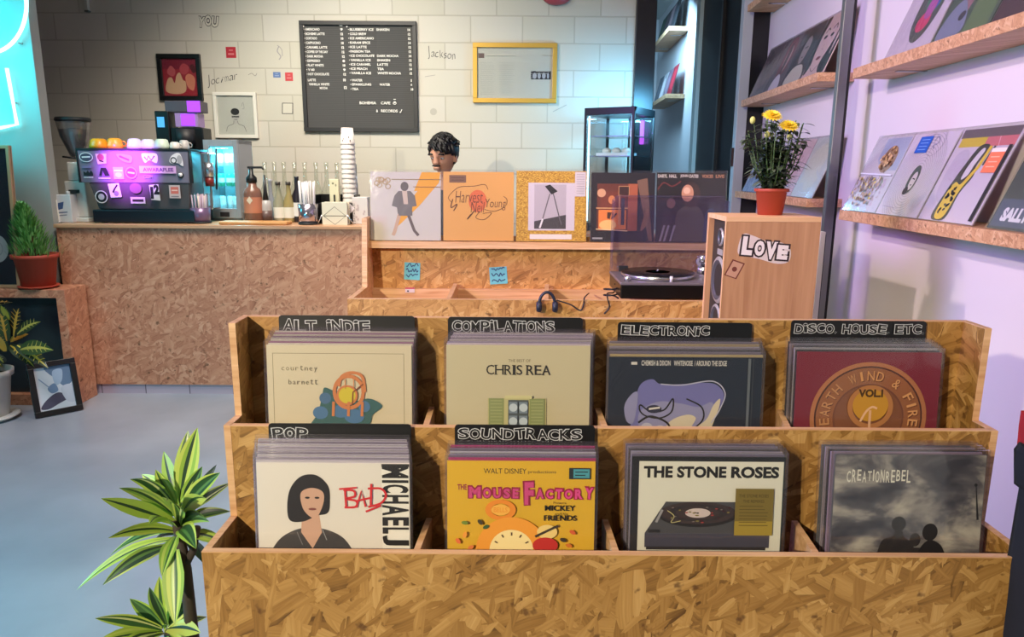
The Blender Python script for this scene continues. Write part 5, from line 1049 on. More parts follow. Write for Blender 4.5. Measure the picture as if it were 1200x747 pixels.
def stk(px0, py0, px1, py1, c, lab, c2):
    a0, a1 = at(px0, py0, YB), at(px1, py1, YB); m = MB(); w_, h_ = a1.x - a0.x, a0.z - a1.z; m.box(-w_ / 2, -.002, 0, w_ / 2, -.0003, h_, mat(c, .5)); a = Art(m, .5, 0, 1 / w_, h_, -.002, 1 / h_); a.line([(.2, .65), (.8, .65)], .16, c2); a.line([(.3, .3), (.7, .3)], .1, c2); o = solo('wall_sticker', m, lab, 'sticker', (0, 0, 0), 'small stickers on the block wall'); o.location = ((a0.x + a1.x) / 2, YB, a1.z)
stk(264.5, 55, 277, 68, (176, 28, 46), 'red square sticker on the wall above the white-framed drawing', (210, 120, 120)); stk(320, 84.5, 329, 91, (92, 118, 168), 'small blue sticker on the wall left of the menu board', (150, 165, 195)); stk(334, 85, 343.5, 95, (196, 62, 66), 'small red sticker on the wall touching the menu board side', (214, 120, 118))
a0 = at(652, -3, YB - .04); m = MB(); m.ball((0, 0, 0), (.105, .05, .055), mat((168, 70, 80), .4), 24, 12); m.lathe([(.05, -.02), (.05, .055)], DARK, (0, 0, 0), 20, Matrix.Rotation(-PI / 2, 4, 'X')); t = solo('wall_fitting', m, 'rounded red fitting high on the block wall, cut by the top edge', 'wall fitting', (0, 0, 0)); t.location = a0
m = MB(); a0 = at(101, 0, YB); a1 = at(120, 13, YB); m.box(a0.x, YB - .03, a1.z, a0.x + .02, YB, a1.z + .5, mat((206, 202, 190), .5)); m.box(a0.x - .004, YB - .034, a1.z - .012, a0.x + .026, YB, a1.z, mat((96, 94, 88), .5)); solo('cable_conduit', m, 'short pale conduit on the block wall at the upper left', 'conduit', (a0.x, YB, a1.z))

# ------------------------------------------------------------------ display cabinet and bench
dy = 5.06; z1 = at(700, 124, dy).z; z0 = z1 - .86; x0, x1 = X(684, dy, 1.6), X(741, dy, 1.6); xm = X(742, dy, 1.6)
bench = thing('back_bench', 'dark bench under the glass display cabinet behind the record unit', 'bench', ((x0 + x1) / 2, 5.4, 0)); BO = bench.location
MB().box(x0 - .35, 5.0, z0 - .04, x1 + .25, 5.74, z0 - .001, DARKWOOD).build('top', bench, BO, .004); MB().box(x0 - .33, 5.04, 0, x1 + .23, 5.74, z0 - .04, OSB_FAR).build('carcass', bench, BO)
CWD, CDP, CH = .375, .42, z1 - z0; ca = math.radians(-30)
kx = X(742, dy, 1.6)                                   # the corner nearest the view
c0 = Vector((kx, dy, z0)) - Matrix.Rotation(ca, 3, 'Z') @ Vector((CWD / 2, -CDP / 2, 0))
dc_ = thing('display_cabinet', 'black-framed glass display cabinet glowing blue by the back wall', 'display cabinet', c0, ca)
hw, hd, tk = CWD / 2, CDP / 2, .02; BK = BLACK
m = MB()
for sx in (-1, 1):
    for sy in (-1, 1): m.box(sx * (hw - tk / 2) - tk / 2, sy * (hd - tk / 2) - tk / 2, .05, sx * (hw - tk / 2) + tk / 2, sy * (hd - tk / 2) + tk / 2, CH - .04, BK)
m.box(-hw, -hd, CH - .05, hw, hd, CH, BK).box(-hw, -hd, 0, hw, hd, .06, BK); m.build('frame', dc_, None, .003)
for nm, bx_ in (('front_glass', (-hw + tk, -hd + .006, hw - tk, -hd + .01)), ('rear_glass', (-hw + tk, hd - .01, hw - tk, hd - .006)), ('side_glass', (-hw + .006, -hd + tk, -hw + .01, hd - tk)), ('side_glass', (hw - .01, -hd + tk, hw - .006, hd - tk))): MB().box(bx_[0], bx_[1], .06, bx_[2], bx_[3], CH - .05, GLASS).build(nm, dc_)
LEDM = emit((.3, .75, 1.0), 7)
for sx in (-1, 1): MB().box(sx * (hw - tk - .006) - .005, -hd + .03, .07, sx * (hw - tk - .006) + .005, -hd + .036, CH - .055, LEDM).build('light_strip', dc_)
MB().box(hw - .09, hd - .06, CH - .24, hw - .06, hd - .05, CH - .07, emit((.5, .1, .95), 2.5)).build('purple_light', dc_)
MB().box(-hw - .012, -hd - .012, .25, -hw, -hd + .02, .4, DARK).build('handle', dc_, None, .003)
MB().box(-.006, hd - .03, .06, .006, hd - .02, CH - .05, BK).build('rear_stile', dc_)
zs_ = [at(710, 158, dy).z - z0, at(710, 182, dy).z - z0, .3]
for zz in zs_: MB().box(-hw + tk, -hd + .03, zz - .006, hw - tk, hd - .03, zz, STEEL).build('shelf', dc_)
m = MB(); m.box(-.12, -.09, 0, .12, .09, .02, mat((230, 232, 230), .4)); [m.lathe([(.03, .02), (.034, .04), (.02, .055), (0, .058)], mat((226, 222, 210), .5), (-.075 + .075 * k, 0, 0), 14) for k in range(3)]
t = solo('pastry_tray', m, 'white tray of pastries on the middle shelf of the glass cabinet', 'tray', (0, 0, 0)); t.location = c0 + Matrix.Rotation(ca, 3, 'Z') @ Vector((0, -.05, zs_[1] + .0005)); t.rotation_euler = (0, 0, ca)
lamp('cabinet_light', 'AREA', tuple(c0 + Vector((0, 0, CH - .06))), 14, (.2, .68, 1.0), .22, tuple(c0))

# ------------------------------------------------------------------ person behind the record unit
pY = 4.55; zeye = at(520, 184, pY).z; ztoph = at(520, 158, pY).z; pxx = X(519.5, pY, zeye); 
SKIN = mat((198, 144, 114), .5); HAIRM = mat((14, 12, 13), .55)
person = thing('person', 'dark-haired person looking down behind the orange record on the ledge', 'person', (pxx, pY, 0)); hz = ztoph - .125
def skinmesh(verts, edges, radii, root=0):
    me = bpy.data.meshes.new('s'); me.from_pydata(verts, edges, []); ob = bpy.data.objects.new('s', me); COL.objects.link(ob)
    md = ob.modifiers.new('k', 'SKIN'); sv = me.skin_vertices[0].data
    for i, r in enumerate(radii): sv[i].radius = (r, r) if isinstance(r, (int, float)) else r; sv[i].use_root = (i == root)
    sb = ob.modifiers.new('b', 'SUBSURF'); sb.levels = 2; sb.render_levels = 2
    bpy.context.view_layer.update(); dg = bpy.context.evaluated_depsgraph_get(); ev = ob.evaluated_get(dg); e = ev.to_mesh(); out = ([v.co.copy() for v in e.vertices], [tuple(p.vertices) for p in e.polygons]); ev.to_mesh_clear(); bpy.data.objects.remove(ob); return out
sh = hz - .26; hipz = .84 * (hz / 1.55)
V = []; E = []; RD = []
def jn(v, r, par=None): V.append(v); RD.append(r); (E.append((par, len(V) - 1)) if par is not None else None); return len(V) - 1
pel = jn((0, 0, hipz), (.15, .11)); wst = jn((0, 0, hipz + .2), (.14, .1), pel); ch = jn((0, .01, sh - .1), (.165, .11), wst); nb = jn((0, .01, sh + .03), (.075, .07), ch); nk = jn((0, 0, sh + .1), (.056, .058), nb); jn((0, -.005, sh + .17), (.06, .065), nk)
for sx in (-1, 1):
    s = jn((sx * .17, .01, sh - .01), .062, ch); el = jn((sx * .22, .03, sh - .29), .045, s); wr = jn((sx * .215, -.07, sh - .52), .03, el); pm = jn((sx * .21, -.09, sh - .59), (.036, .02), wr)
    for k in range(4): f1 = jn((sx * .21 , -.115 + .018 * k - .01, sh - .645 - .004 * (k in (1, 2))), .0095, pm); jn((sx * .204, -.117 + .018 * k - .006, sh - .685 - .008 * (k in (1, 2))), .008, f1)
    th_ = jn((sx * .195, -.125, sh - .59), .011, pm); jn((sx * .185, -.14, sh - .625), .009, th_)
    h1 = jn((sx * .095, 0, hipz - .06), .092, pel); kn = jn((sx * .1, .0, hipz * .53), .06, h1); an = jn((sx * .1, .03, .08), .042, kn); jn((sx * .11, -.12, .035), .034, an)
bv, bf = skinmesh(V, E, RD)
body = MB(); body.add(bv, bf, SKIN, True)
TURN = Matrix.Translation((0, 0, hz)) @ Matrix.Rotation(math.radians(-24), 4, 'Z') @ Matrix.Rotation(math.radians(10), 4, 'X')
def headfn(q):
    x, y, z = q
    if z < 0: x *= 1 - .30 * (-z / .125) ** 1.3; y *= 1 - .12 * (-z / .125)
    if y < 0: y *= 1.0 - .08 * max(0, z / .12)
    for ex in (-.034, .034): y += .016 * math.exp(-((x - ex) ** 2 + (z + .004) ** 2) / .00032) if y < 0 else 0
    y -= (.010 * math.exp(-((z - .018) ** 2) / .0001 - x * x / .0025)) if y < 0 else 0
    return Vector((x, y, z))
body.ball((0, 0, 0), (.076, .096, .122), SKIN, 40, 30, TURN, headfn)
body.lathe([(.006, .05), (.013, .02), (.021, -.012), (.013, -.022), (0, -.024)], SKIN, (0, 0, 0), 16, TURN @ Matrix.Translation((0, -.094, -.02)))
body.ball((0, -.098, -.058), (.026, .012, .007), SKIN, 14, 8, TURN); body.ball((0, -.096, -.069), (.022, .012, .007), SKIN, 14, 8, TURN)
for sx in (-1, 1): body.ball((sx * .078, .012, -.015), (.01, .02, .032), SKIN, 14, 10, TURN)
bo = body.build('body', person); rm = bo.modifiers.new('r', 'REMESH'); rm.mode = 'VOXEL'; rm.voxel_size = .005; rm.use_smooth_shade = True
hm_ = MB()
def hairfn(q):
    x, y, z = q; n = .003 * math.sin(x * 160 + z * 90) + .003 * math.sin(y * 140 - z * 120)
    k = 1 + n * 5
    return Vector((x * k, y * k, z * k))
hv = MB(); hv.ball((0, .012, .03), (.093, .108, .112), HAIRM, 40, 26, None, hairfn)
# keep the cap of hair: cut away the face opening
keep = []
for i, f in enumerate(hv.f):
    c = sum((hv.v[q] for q in f), Vector()) / len(f)
    ok = c.z > -.06 and not (c.y < -.035 and c.z < .060 - .55 * (c.x + .012) * (1 if c.x > -.012 else -.6)) and not (c.z < -.0 and c.y < .0)
    if ok: keep.append(f)
hm_.add(hv.v, keep, HAIRM, True, TURN); 
rr = random.Random(5)
for i in range(150):
    a = rr.uniform(0, 2 * PI); el = rr.uniform(.25, 1.5); d = Vector((.088 * math.cos(a) * math.cos(el), .012 + .104 * math.sin(a) * math.cos(el), .03 + .108 * math.sin(el)))
    if d.z < .07: continue
    tn = Vector((.5 + rr.uniform(-.3, .3), -.5, rr.uniform(-.5, .0))); tn -= d.normalized() * tn.dot(d.normalized()); leaf(hm_, TURN @ (d * .98), TURN.to_3x3() @ (tn.normalized() + d.normalized() * .12), rr.uniform(.035, .06), .018, [HAIRM, HAIRM], droop=.2, seg=3)
h_o = hm_.build('hair', person); so = h_o.modifiers.new('s', 'SOLIDIFY'); so.thickness = .006
for sx in (-1, 1):
    ex = sx * .034
    MB().ball((ex, -.077, -.005), (.013, .009, .0065), mat((190, 178, 170), .3), 14, 8, TURN).ball((ex - .001, -.0815, -.006), (.0058, .006, .0058), K and mat(K, .2), 10, 6, TURN).build('eye', person)
    MB().tube([TURN @ Vector((ex - .02, -.086, .019)), TURN @ Vector((ex, -.094, .024)), TURN @ Vector((ex + .02, -.086, .018))], .0055, HAIRM, 6).build('eyebrow', person)
MB().ball((0, -.1, -.046), (.03, .008, .006), HAIRM, 14, 6, TURN).build('moustache', person)
TEE = mat((46, 48, 56), .8); PANT = mat((34, 36, 48), .8)
V = []; E = []; RD = []
pel = jn((0, 0, hipz - .02), (.168, .125)); wst = jn((0, 0, hipz + .2), (.158, .118), pel); ch = jn((0, .01, sh - .1), (.182, .127), wst); jn((0, .01, sh + .045), (.088, .082), ch)
for sx in (-1, 1): s = jn((sx * .17, .01, sh - .01), .078, ch); jn((sx * .21, .024, sh - .22), .064, s)
tv, tf = skinmesh(V, E, RD); MB().add(tv, tf, TEE, True).build('shirt', person)
V = []; E = []; RD = []
pel = jn((0, 0, hipz), (.162, .12))
for sx in (-1, 1): h1 = jn((sx * .095, 0, hipz - .08), .105, pel); kn = jn((sx * .1, 0, hipz * .53), .075, h1); jn((sx * .1, .03, .09), .062, kn)
tv, tf = skinmesh(V, E, RD); MB().add(tv, tf, PANT, True).build('trousers', person)
for sx in (-1, 1): MB().ball((sx * .105, -.05, .04), (.048, .13, .045), mat((210, 206, 200), .6), 18, 10, None, lambda q: Vector((q.x, q.y, max(q.z, -.039)))).build('shoe', person)
# ------------------------------------------------------------------ wall shelves and their records
WRZ = -(PI / 2 + math.atan(WS))
def wpt(Y, d, z): return Vector((XW(Y) - d, Y, z))
SHELVES = {}
def shelf(key, label, y0, y1, z, th=.04, depth=.17):
    t = thing('wall_shelf', label, 'shelf', wpt((y0 + y1) / 2, 0, z)); OO = t.location
    wallbox(y0, y1, .0005, depth, z - th, z, PLYSTRIPE).build('board', t, OO, .0015)
    for yy in (y0 + .25, y1 - .25): wallbox(yy - .012, yy + .012, .0005, depth - .06, z - th - .004, z - th, STEEL).build('bracket', t, OO)
    SHELVES[key] = z; return t
zn = lambda px, py: at(px, py, 857 * 1.22 / (px - 643)).z
z_nu = zn(1090, 43); z_nl = zn(1090, 259.5)
shelf('nu', 'upper chipboard wall shelf at the right, nearest bay', 1.25, 3.04, z_nu); shelf('nl', 'lower chipboard wall shelf at the right, nearest bay', 1.25, 3.04, z_nl)
z_fu = at(912, 101, 857 * 1.22 / (905 - 643)).z; z_fl = at(937, 232, 857 * 1.22 / (937 - 643)).z
shelf('fu', 'upper wall shelf in the bay behind the flowering plant', 3.44, 4.78, z_fu); shelf('fl', 'lower wall shelf in the bay behind the flowering plant', 3.44, 4.78, z_fl); shelf('ft', 'topmost wall shelf over the bay behind the flowering plant', 3.44, 4.78, z_fu + (z_fu - z_fl))
z_cu = at(766, 44, 8.4).z; z_cl = at(766, 117, 8.4).z
shelf('cu', 'upper wall shelf deep in the blue corridor', 7.75, 9.1, z_cu, .045, .2); shelf('cl', 'lower wall shelf deep in the blue corridor', 7.75, 9.1, z_cl, .045, .2)
def wrec(label, art, base, key, y0, y1, lean=22, sleeve=True, dist=.145, group=None, dz=.0):
    Yc = (y0 + y1) / 2; wd = min(.318, abs(y1 - y0)); z = SHELVES[key] + .0035 + dz
    record(label, art, base, wpt(Yc, dist, z), -math.radians(lean), WRZ, group, sleeve, wd - .004, .312)
BN = (120, 88, 50)
def art_flower(a):
    a.poly([(.3, .02), (.98, .02), (.98, .45), (.5, .45), (.3, .3)], (168, 178, 200)); a.ell(.62, .3, .2, .18, (160, 124, 84))
    for i in range(60): t_ = R.uniform(0, 6.3); k = R.uniform(0, 1); a.ell(.62 + .2 * k * math.cos(t_), .3 + .18 * k * math.sin(t_), .025, .02, R.choice([(190, 150, 100), (120, 84, 56), (214, 180, 130)]))
    a.line([(.03, .5), (.98, .52)], .02, (214, 214, 226))
    for i in range(90): a.ell(R.uniform(.12, .6) + .2 * (i % 2), R.uniform(.55, .93), .03, .018, R.choice([(180, 160, 130), (150, 130, 104), (206, 196, 180), (130, 120, 120), (196, 180, 90)]), rot=R.uniform(0, 180))
def art_line(a):
    for i in range(14):
        k = .1 + i * .03; a.ring(.5, .55, k, k + .004, (150, 140, 160), k=1.15)
    a.line([(.55, .02), (.56, .35)], .004, (110, 100, 120)); a.ring(.6, .12, .16, .164, (130, 120, 140))
    a.ell(.5, .56, .1, .17, (30, 28, 32)); a.ell(.52, .58, .06, .11, (214, 202, 206)); a.line([(.49, .55), (.55, .56)], .012, K); a.line([(.5, .63), (.54, .63)], .01, K); a.ell(.46, .7, .05, .05, (60, 56, 60))
    a.rect(.2, .04, .48, .24, (28, 88, 186))
    for i in range(4): a.line([(.25, .08 + i * .04), (.43, .08 + i * .04)], .008, (130, 170, 220))
    a.curve([(.55, .1), (.6, .05), (.66, .12), (.58, .16), (.62, .2)], .006, (60, 90, 130)); a.line([(.1, .9), (.5, .92)], .003, (150, 140, 160))
def art_yellow(a):
    a.rect(.02, .0, .98, .1, (96, 80, 88)); a.rect(.05, .1, .5, .2, (206, 180, 40)); a.rect(.5, .1, .98, .2, (206, 104, 116)); a.line([(.7, .1), (.74, .2)], .01, (240, 180, 190)); a.blob([(.1, .3), (.3, .24), (.4, .5), (.3, .8), (.1, .7)], (190, 178, 196))
    y_ = (222, 190, 34); k = (30, 26, 28)
    a.blob([(.44, .2), (.62, .2), (.56, .4), (.6, .52), (.52, .7), (.5, .97), (.24, .97), (.26, .7), (.3, .55), (.34, .42)], k); a.blob([(.5, .24), (.57, .24), (.52, .4), (.5, .5), (.42, .55), (.42, .42)], (214, 204, 210))
    a.blob([(.3, .68), (.36, .58), (.46, .6), (.55, .46), (.58, .5), (.5, .68), (.46, .95), (.29, .95)], y_); a.line([(.64, .2), (.6, .42), (.52, .56)], .05, y_); a.line([(.7, .2), (.66, .4)], .03, k)
    for i in range(22): a.ell(R.uniform(.31, .46), R.uniform(.62, .93), .022, .014, k, rot=R.uniform(0, 180))
    a.rect(.7, .26, .93, .48, (232, 120, 84)); a.rect(.7, .23, .93, .27, (238, 216, 206))
    for i in range(3): a.line([(.74, .32 + i * .05), (.88, .32 + i * .05)], .01, (246, 180, 150))
    a.rect(.93, .2, .98, .97, (40, 36, 40))
def art_sally(a):
    a.blob([(.2, .1), (.6, .05), (.9, .2), (.8, .6), (.3, .7), (.15, .4)], (66, 84, 80)); a.blob([(.3, .2), (.5, .15), (.6, .4), (.4, .5)], (96, 116, 110)); a.rect(.02, .72, .98, .98, (62, 74, 100)); a.text('SALLY', .12, .8, .5, .93, (222, 220, 222), .06); a.text('C', .55, .8, .64, .93, (222, 220, 222), .06)
def art_hair(a):
    a.rect(.02, .02, .98, .98, (98, 84, 88)); a.blob([(.3, .5), (.4, .1), (.7, .05), (.85, .2), (.8, .6), (.6, .75), (.35, .75)], (128, 44, 64)); a.ell(.6, .42, .15, .24, (206, 170, 160)); a.blob([(.25, .98), (.35, .76), (.6, .72), (.8, .98)], (222, 214, 218))
    a.blob([(.5, .2), (.62, .16), (.66, .4), (.58, .7), (.5, .6)], (60, 32, 40))
def art_curly(a):
    a.rect(.02, .02, .98, .98, (58, 52, 58)); a.ell(.5, .32, .3, .28, (38, 34, 38)); a.ell(.5, .42, .17, .24, (160, 146, 140)); a.blob([(.1, .98), (.2, .74), (.5, .68), (.8, .74), (.9, .98)], (206, 200, 180)); a.line([(.42, .38), (.6, .38)], .03, K); a.line([(.46, .55), (.56, .55)], .02, K)
def art_face(a):
    a.rect(.02, .02, .98, .98, (214, 186, 178)); k = (34, 38, 42)
    a.blob([(.02, .02), (.2, .02), (.12, .3), (.14, .6), (.2, .8), (.02, .9)], k); a.blob([(.66, .02), (.98, .02), (.98, .98), (.72, .98), (.6, .8), (.76, .5), (.78, .25)], k); a.blob([(.84, .15), (.9, .1), (.92, .5), (.86, .7)], (214, 186, 178))
    a.curve([(.22, .28), (.3, .22), (.38, .26)], .025, k); a.curve([(.5, .26), (.6, .2), (.68, .28)], .025, k); a.ell(.31, .36, .07, .03, k); a.ell(.58, .36, .07, .03, k); a.line([(.44, .5), (.4, .56), (.47, .58)], .012, (150, 110, 110)); a.ell(.43, .71, .1, .03, (120, 40, 50)); a.curve([(.25, .84), (.42, .92), (.58, .84)], .012, k)
def art_pale(c1, c2):
    def f(a):
        a.rect(.02, .02, .98, .98, c1)
        for i in range(12): a.blob([(R.uniform(.1, .9), R.uniform(.1, .9)) for _ in range(3)], c2, 4)
    return f
def art_rainbow(a):
    a.rect(.02, .02, .98, .98, (208, 198, 206)); a.ell(.56, .45, .28, .45, (86, 92, 84)); a.ell(.62, .3, .2, .3, (70, 130, 100)); a.ell(.68, .3, .1, .25, (70, 90, 180)); a.ell(.56, .66, .14, .12, (214, 70, 110)); a.ell(.6, .5, .1, .14, (180, 90, 160))
def art_green(a):
    a.rect(.02, .02, .98, .98, (72, 92, 74)); a.blob([(.3, .05), (.5, .02), (.5, .5), (.4, .8), (.3, .7), (.34, .4)], (150, 110, 112)); a.blob([(.05, .98), (.1, .7), (.3, .6), (.5, .85), (.45, .98)], (128, 136, 156)); a.rect(.55, .02, .95, .98, (96, 122, 76)); a.ell(.38, .78, .06, .05, (60, 60, 66))
def art_maroon(a):
    a.rect(.02, .02, .98, .98, (72, 44, 50)); a.blob([(.2, .3), (.6, .1), (.9, .5), (.6, .9), (.2, .7)], (88, 50, 56)); a.blob([(.5, .3), (.8, .3), (.8, .6), (.5, .7)], (60, 36, 44))
wrec('pale sleeve with brown dried flowers, farthest on the lower right shelf', art_flower, (206, 200, 206), 'nl', 2.765, 3.06)
wrec('white sleeve with fine contour lines and blue sticker on lower right shelf', art_line, (216, 206, 218), 'nl', 2.45, 2.76)
wrec('white sleeve with a yellow and black figure and orange sticker', art_yellow, (206, 194, 206), 'nl', 2.12, 2.44)
wrec('dark sleeve reading SALLY at the right edge of the lower shelf', art_sally, (42, 50, 54), 'nl', 1.74, 2.05)
wrec('white sleeve with a multicolour oval on the upper right shelf', art_rainbow, (210, 200, 208), 'nu', 2.50, 2.82)
wrec('dark green sleeve with a blurred figure on the upper right shelf', art_green, (72, 92, 74), 'nu', 2.17, 2.49)
wrec('maroon sleeve at the right edge of the upper shelf', art_maroon, (72, 44, 50), 'nu', 1.85, 2.165)
wrec('grey-brown sleeve, farthest on the shelf behind the flowers', art_pale((104, 90, 92), (78, 66, 70)), (96, 84, 86), 'fu', 4.39, 4.70)
wrec('sleeve with a red-haired figure in white on the upper shelf', art_hair, (98, 84, 88), 'fu', 4.075, 4.385)
wrec('dark sleeve with a curly-haired head over pale shirt', art_curly, (58, 52, 58), 'fu', 3.76, 4.07)
wrec('sleeve with a large pale face and black hair on the upper shelf', art_face, (214, 186, 178), 'fu', 3.445, 3.755)
wrec('blue-grey sleeve half hidden behind the flowering plant', art_pale((150, 164, 190), (120, 136, 170)), (140, 150, 180), 'fl', 4.39, 4.70)
wrec('white sleeve directly behind the flowering plant on the lower shelf', art_pale((214, 206, 214), (196, 190, 206)), (214, 206, 214), 'fl', 4.075, 4.385)
wrec('pale pink sleeve right behind the yellow flowers on the lower shelf', art_pale((216, 186, 186), (206, 170, 170)), (214, 186, 186), 'fl', 3.76, 4.07)
wrec('pale green-cream sleeve right of the flowering plant on the lower shelf', art_pale((196, 200, 188), (206, 206, 180)), (196, 200, 188), 'fl', 3.445, 3.755)
for k, (y0, c, key, lab) in enumerate(((8.75, (60, 76, 60), 'cu', 'dark green sleeve, farthest on the upper corridor shelf'), (8.42, (70, 56, 60), 'cu', 'brown sleeve on the upper corridor shelf'), (8.09, (92, 74, 78), 'cu', 'grey-brown sleeve, second nearest on the upper corridor shelf'), (7.77, (28, 26, 30), 'cu', 'black sleeve, nearest on the upper corridor shelf'), (8.75, (96, 100, 112), 'cl', 'grey sleeve, farthest on the lower corridor shelf'), (8.42, (190, 180, 186), 'cl', 'pale sleeve on the lower corridor shelf'), (8.09, (120, 100, 116), 'cl', 'mauve sleeve, second nearest on the lower corridor shelf'), (7.77, (140, 30, 44), 'cl', 'dark red sleeve, nearest on the lower corridor shelf'))):
    wrec(lab, art_pale(c, tuple(min(255, int(v * 1.35)) for v in c)), c, key, y0, y0 + .31, 14, False)

# ------------------------------------------------------------------ left side: neon, stand, plants, frames
NE = emit((.3, .95, 1.0), 4.0); ny = 4.52
ng = thing('neon_sign', 'glowing cyan neon letters on the grey partition at the left edge', 'neon sign', at(5, 90, 4.56))
def nt(pts, closed=False):
    m = MB(); m.tube([tuple(at(x, y, ny)) for x, y in spline(pts, 6, closed)] if closed else [tuple(at(x, y, ny)) for x, y in pts], .011, NE, 8, closed); m.build('letter_tube', ng, ng.location)
nt([(-12 + 43 * math.cos(k * PI / 8), 6 + 56 * math.sin(k * PI / 8)) for k in range(16)], True)
nt([(8, 80), (12, 102), (20, 146), (0, 150), (-30, 156), (-40, 110)])
m = MB()
for x, y in ((20, 50), (14, 120), (-20, 153)): q_ = at(x, y, ny); m.tube([q_, (q_.x, 4.56, q_.z)], .006, mat((200, 220, 220), .4), 6)
m.build('clip', ng, ng.location)
cpl = at(-20, 60, 4.40); lamp('neon_wall_glow', 'AREA', (cpl.x - .2, 4.2, cpl.z), 12, (.04, .85, 1.0), .5, (cpl.x - .1, 4.56, cpl.z), sy=.7)
gy0, gy1 = 4.28, 4.5; gx1 = X(75, gy0, .73); gx0 = gx1 - .85; gzt = at(50, 340, gy0).z
sd = thing('plant_stand', 'chipboard framed stand with a dark panel left of the counter', 'stand', ((gx0 + gx1) / 2, 4.38, 0)); GO = sd.location
MB().box(gx0, gy0, gzt - .05, gx1, gy1, gzt, OSB_FAR).build('top_board', sd, GO, .002)
for x in (gx0, gx1 - .055): MB().box(x, gy0, 0, x + .055, gy1, gzt - .05, OSB_FAR).build('side_post', sd, GO, .002)
MB().box(gx0 + .055, gy0, 0, gx1 - .055, gy0 + .05, .07, OSB_FAR).build('bottom_rail', sd, GO, .002)
q = NT('dark_picture_print'); tc = q.n('ShaderNodeTexCoord'); n = q.n('ShaderNodeTexNoise', i_Scale=3.0, i_Detail=4.0); q.l(tc.outputs['Object'], n.inputs['Vector']); q.l(q.ramp(n.outputs[0], [(.35, (18, 26, 40)), (.6, (44, 62, 66)), (.8, (84, 90, 110))]), q.b.inputs['Base Color']); q.b.inputs['Roughness'].default_value = .3
MB().box(gx0 + .055, gy0 + .05, .07, gx1 - .055, gy0 + .06, gzt - .05, q.m).build('dark_panel', sd, GO)
# potted cypress on the stand
cyY = 4.36; cb_ = Vector((X(46, cyY, gzt), cyY, gzt)); cyp = thing('potted_cypress', 'small green cypress in a terracotta pot on the stand left of the counter', 'potted plant', cb_); s_ = cyY * 1.01 / FPX
pot(cyp, 17 * s_, 23 * s_, at(46, 297, cyY).z - gzt - .016, TERRA).location = (0, 0, .012)
MB().lathe([(.085, 0), (.115, .016), (.11, .018), (0, .012)], TERRA, (0, 0, 0), 32).build('saucer', cyp)
ch0 = at(46, 297, cyY).z - gzt; chT = at(36, 234, cyY).z - gzt; lf = MB(); rr = random.Random(9); GC = [mat(c, .6) for c in ((98, 162, 70), (122, 188, 90), (76, 138, 60), (146, 204, 112))]
MB().tube([(0, 0, ch0 * .8), (-.02, 0, ch0 + (chT - ch0) * .85)], [.012, .004], mat((90, 66, 46), .8), 6).build('trunk', cyp)
for i in range(1500):
    t_ = rr.random() ** .8; zz = ch0 - .02 + (chT - ch0) * t_ * .92; rad = .142 * (1 - t_) ** .7 * rr.uniform(.25, 1); an = rr.uniform(0, 2 * PI)
    leaf(lf, (rad * math.cos(an) - .045 * t_, rad * math.sin(an), zz), (math.cos(an) * .55, math.sin(an) * .55, 1.0), rr.uniform(.035, .06), rr.uniform(.006, .011), [rr.choice(GC)] * 2, droop=.05, seg=3)
lf.build('foliage', cyp)
# black framed record leaning on the stand top
fY = 4.34; a0 = at(22, 170, fY); fz1 = a0.z; fw0 = X(25, fY, gzt); FH = fz1 - gzt; FW = .52
fb = thing('framed_record', 'black panel with a white disc in a pale wood frame leaning on the stand', 'picture', (fw0 - FW / 2, fY + .02, gzt), 0, None, -math.radians(4))
frame(fb, FW, FH, .03, .02, mat((186, 150, 112), .5)); sheet(fb, FW, FH, -.015, (14, 18, 34), lambda a: (a.ell(.74, .72, .14, .1, (200, 196, 190)), a.ring(.74, .72, .07, .075, (120, 116, 120), k=.7), a.ell(.74, .72, .02, .014, (60, 60, 70))), 'panel')
MB().box(-FW / 2 + .02, -.0215, .02, FW / 2 - .02, -.021, FH - .02, GLASS).build('glass', fb)
# framed blue abstract leaning on the floor
pA, pB, pC, pD = (41, 491), (97, 480), (87, 417), (34, 428)
bB = atfloor(97, 480); bA = atfloor(41, 491); dx = bB - bA; rz = math.atan2(dx.y, dx.x); FW = dx.length; c = (bA + bB) / 2; topz = at(60, 422, c.y + .1).z; FH = topz / math.cos(math.radians(16))
fb = thing('picture_frame', 'blue and white abstract in a black frame leaning on the floor', 'picture', c + Vector((0, 0, .001)), rz, None, -math.radians(14)); frame(fb, FW, FH, .025, .032, BLACK)
def abstract(a):
    a.rect(.09, .09, .91, .91, (206, 212, 222)); a.blob([(.35, .1), (.9, .1), (.9, .4), (.7, .5), (.55, .35)], (96, 120, 150)); a.blob([(.5, .2), (.7, .18), (.66, .4), (.52, .45)], (160, 180, 204)); a.blob([(.15, .85), (.3, .7), (.55, .6), (.75, .72), (.5, .82), (.3, .88)], (74, 70, 92)); a.blob([(.35, .5), (.5, .42), (.56, .56), (.42, .6)], (110, 136, 170)); a.blob([(.62, .52), (.88, .5), (.88, .8), (.7, .78)], (190, 196, 210)); a.line([(.2, .3), (.4, .5)], .02, (130, 150, 180))
sheet(fb, FW, FH, -.01, (206, 212, 222), abstract)
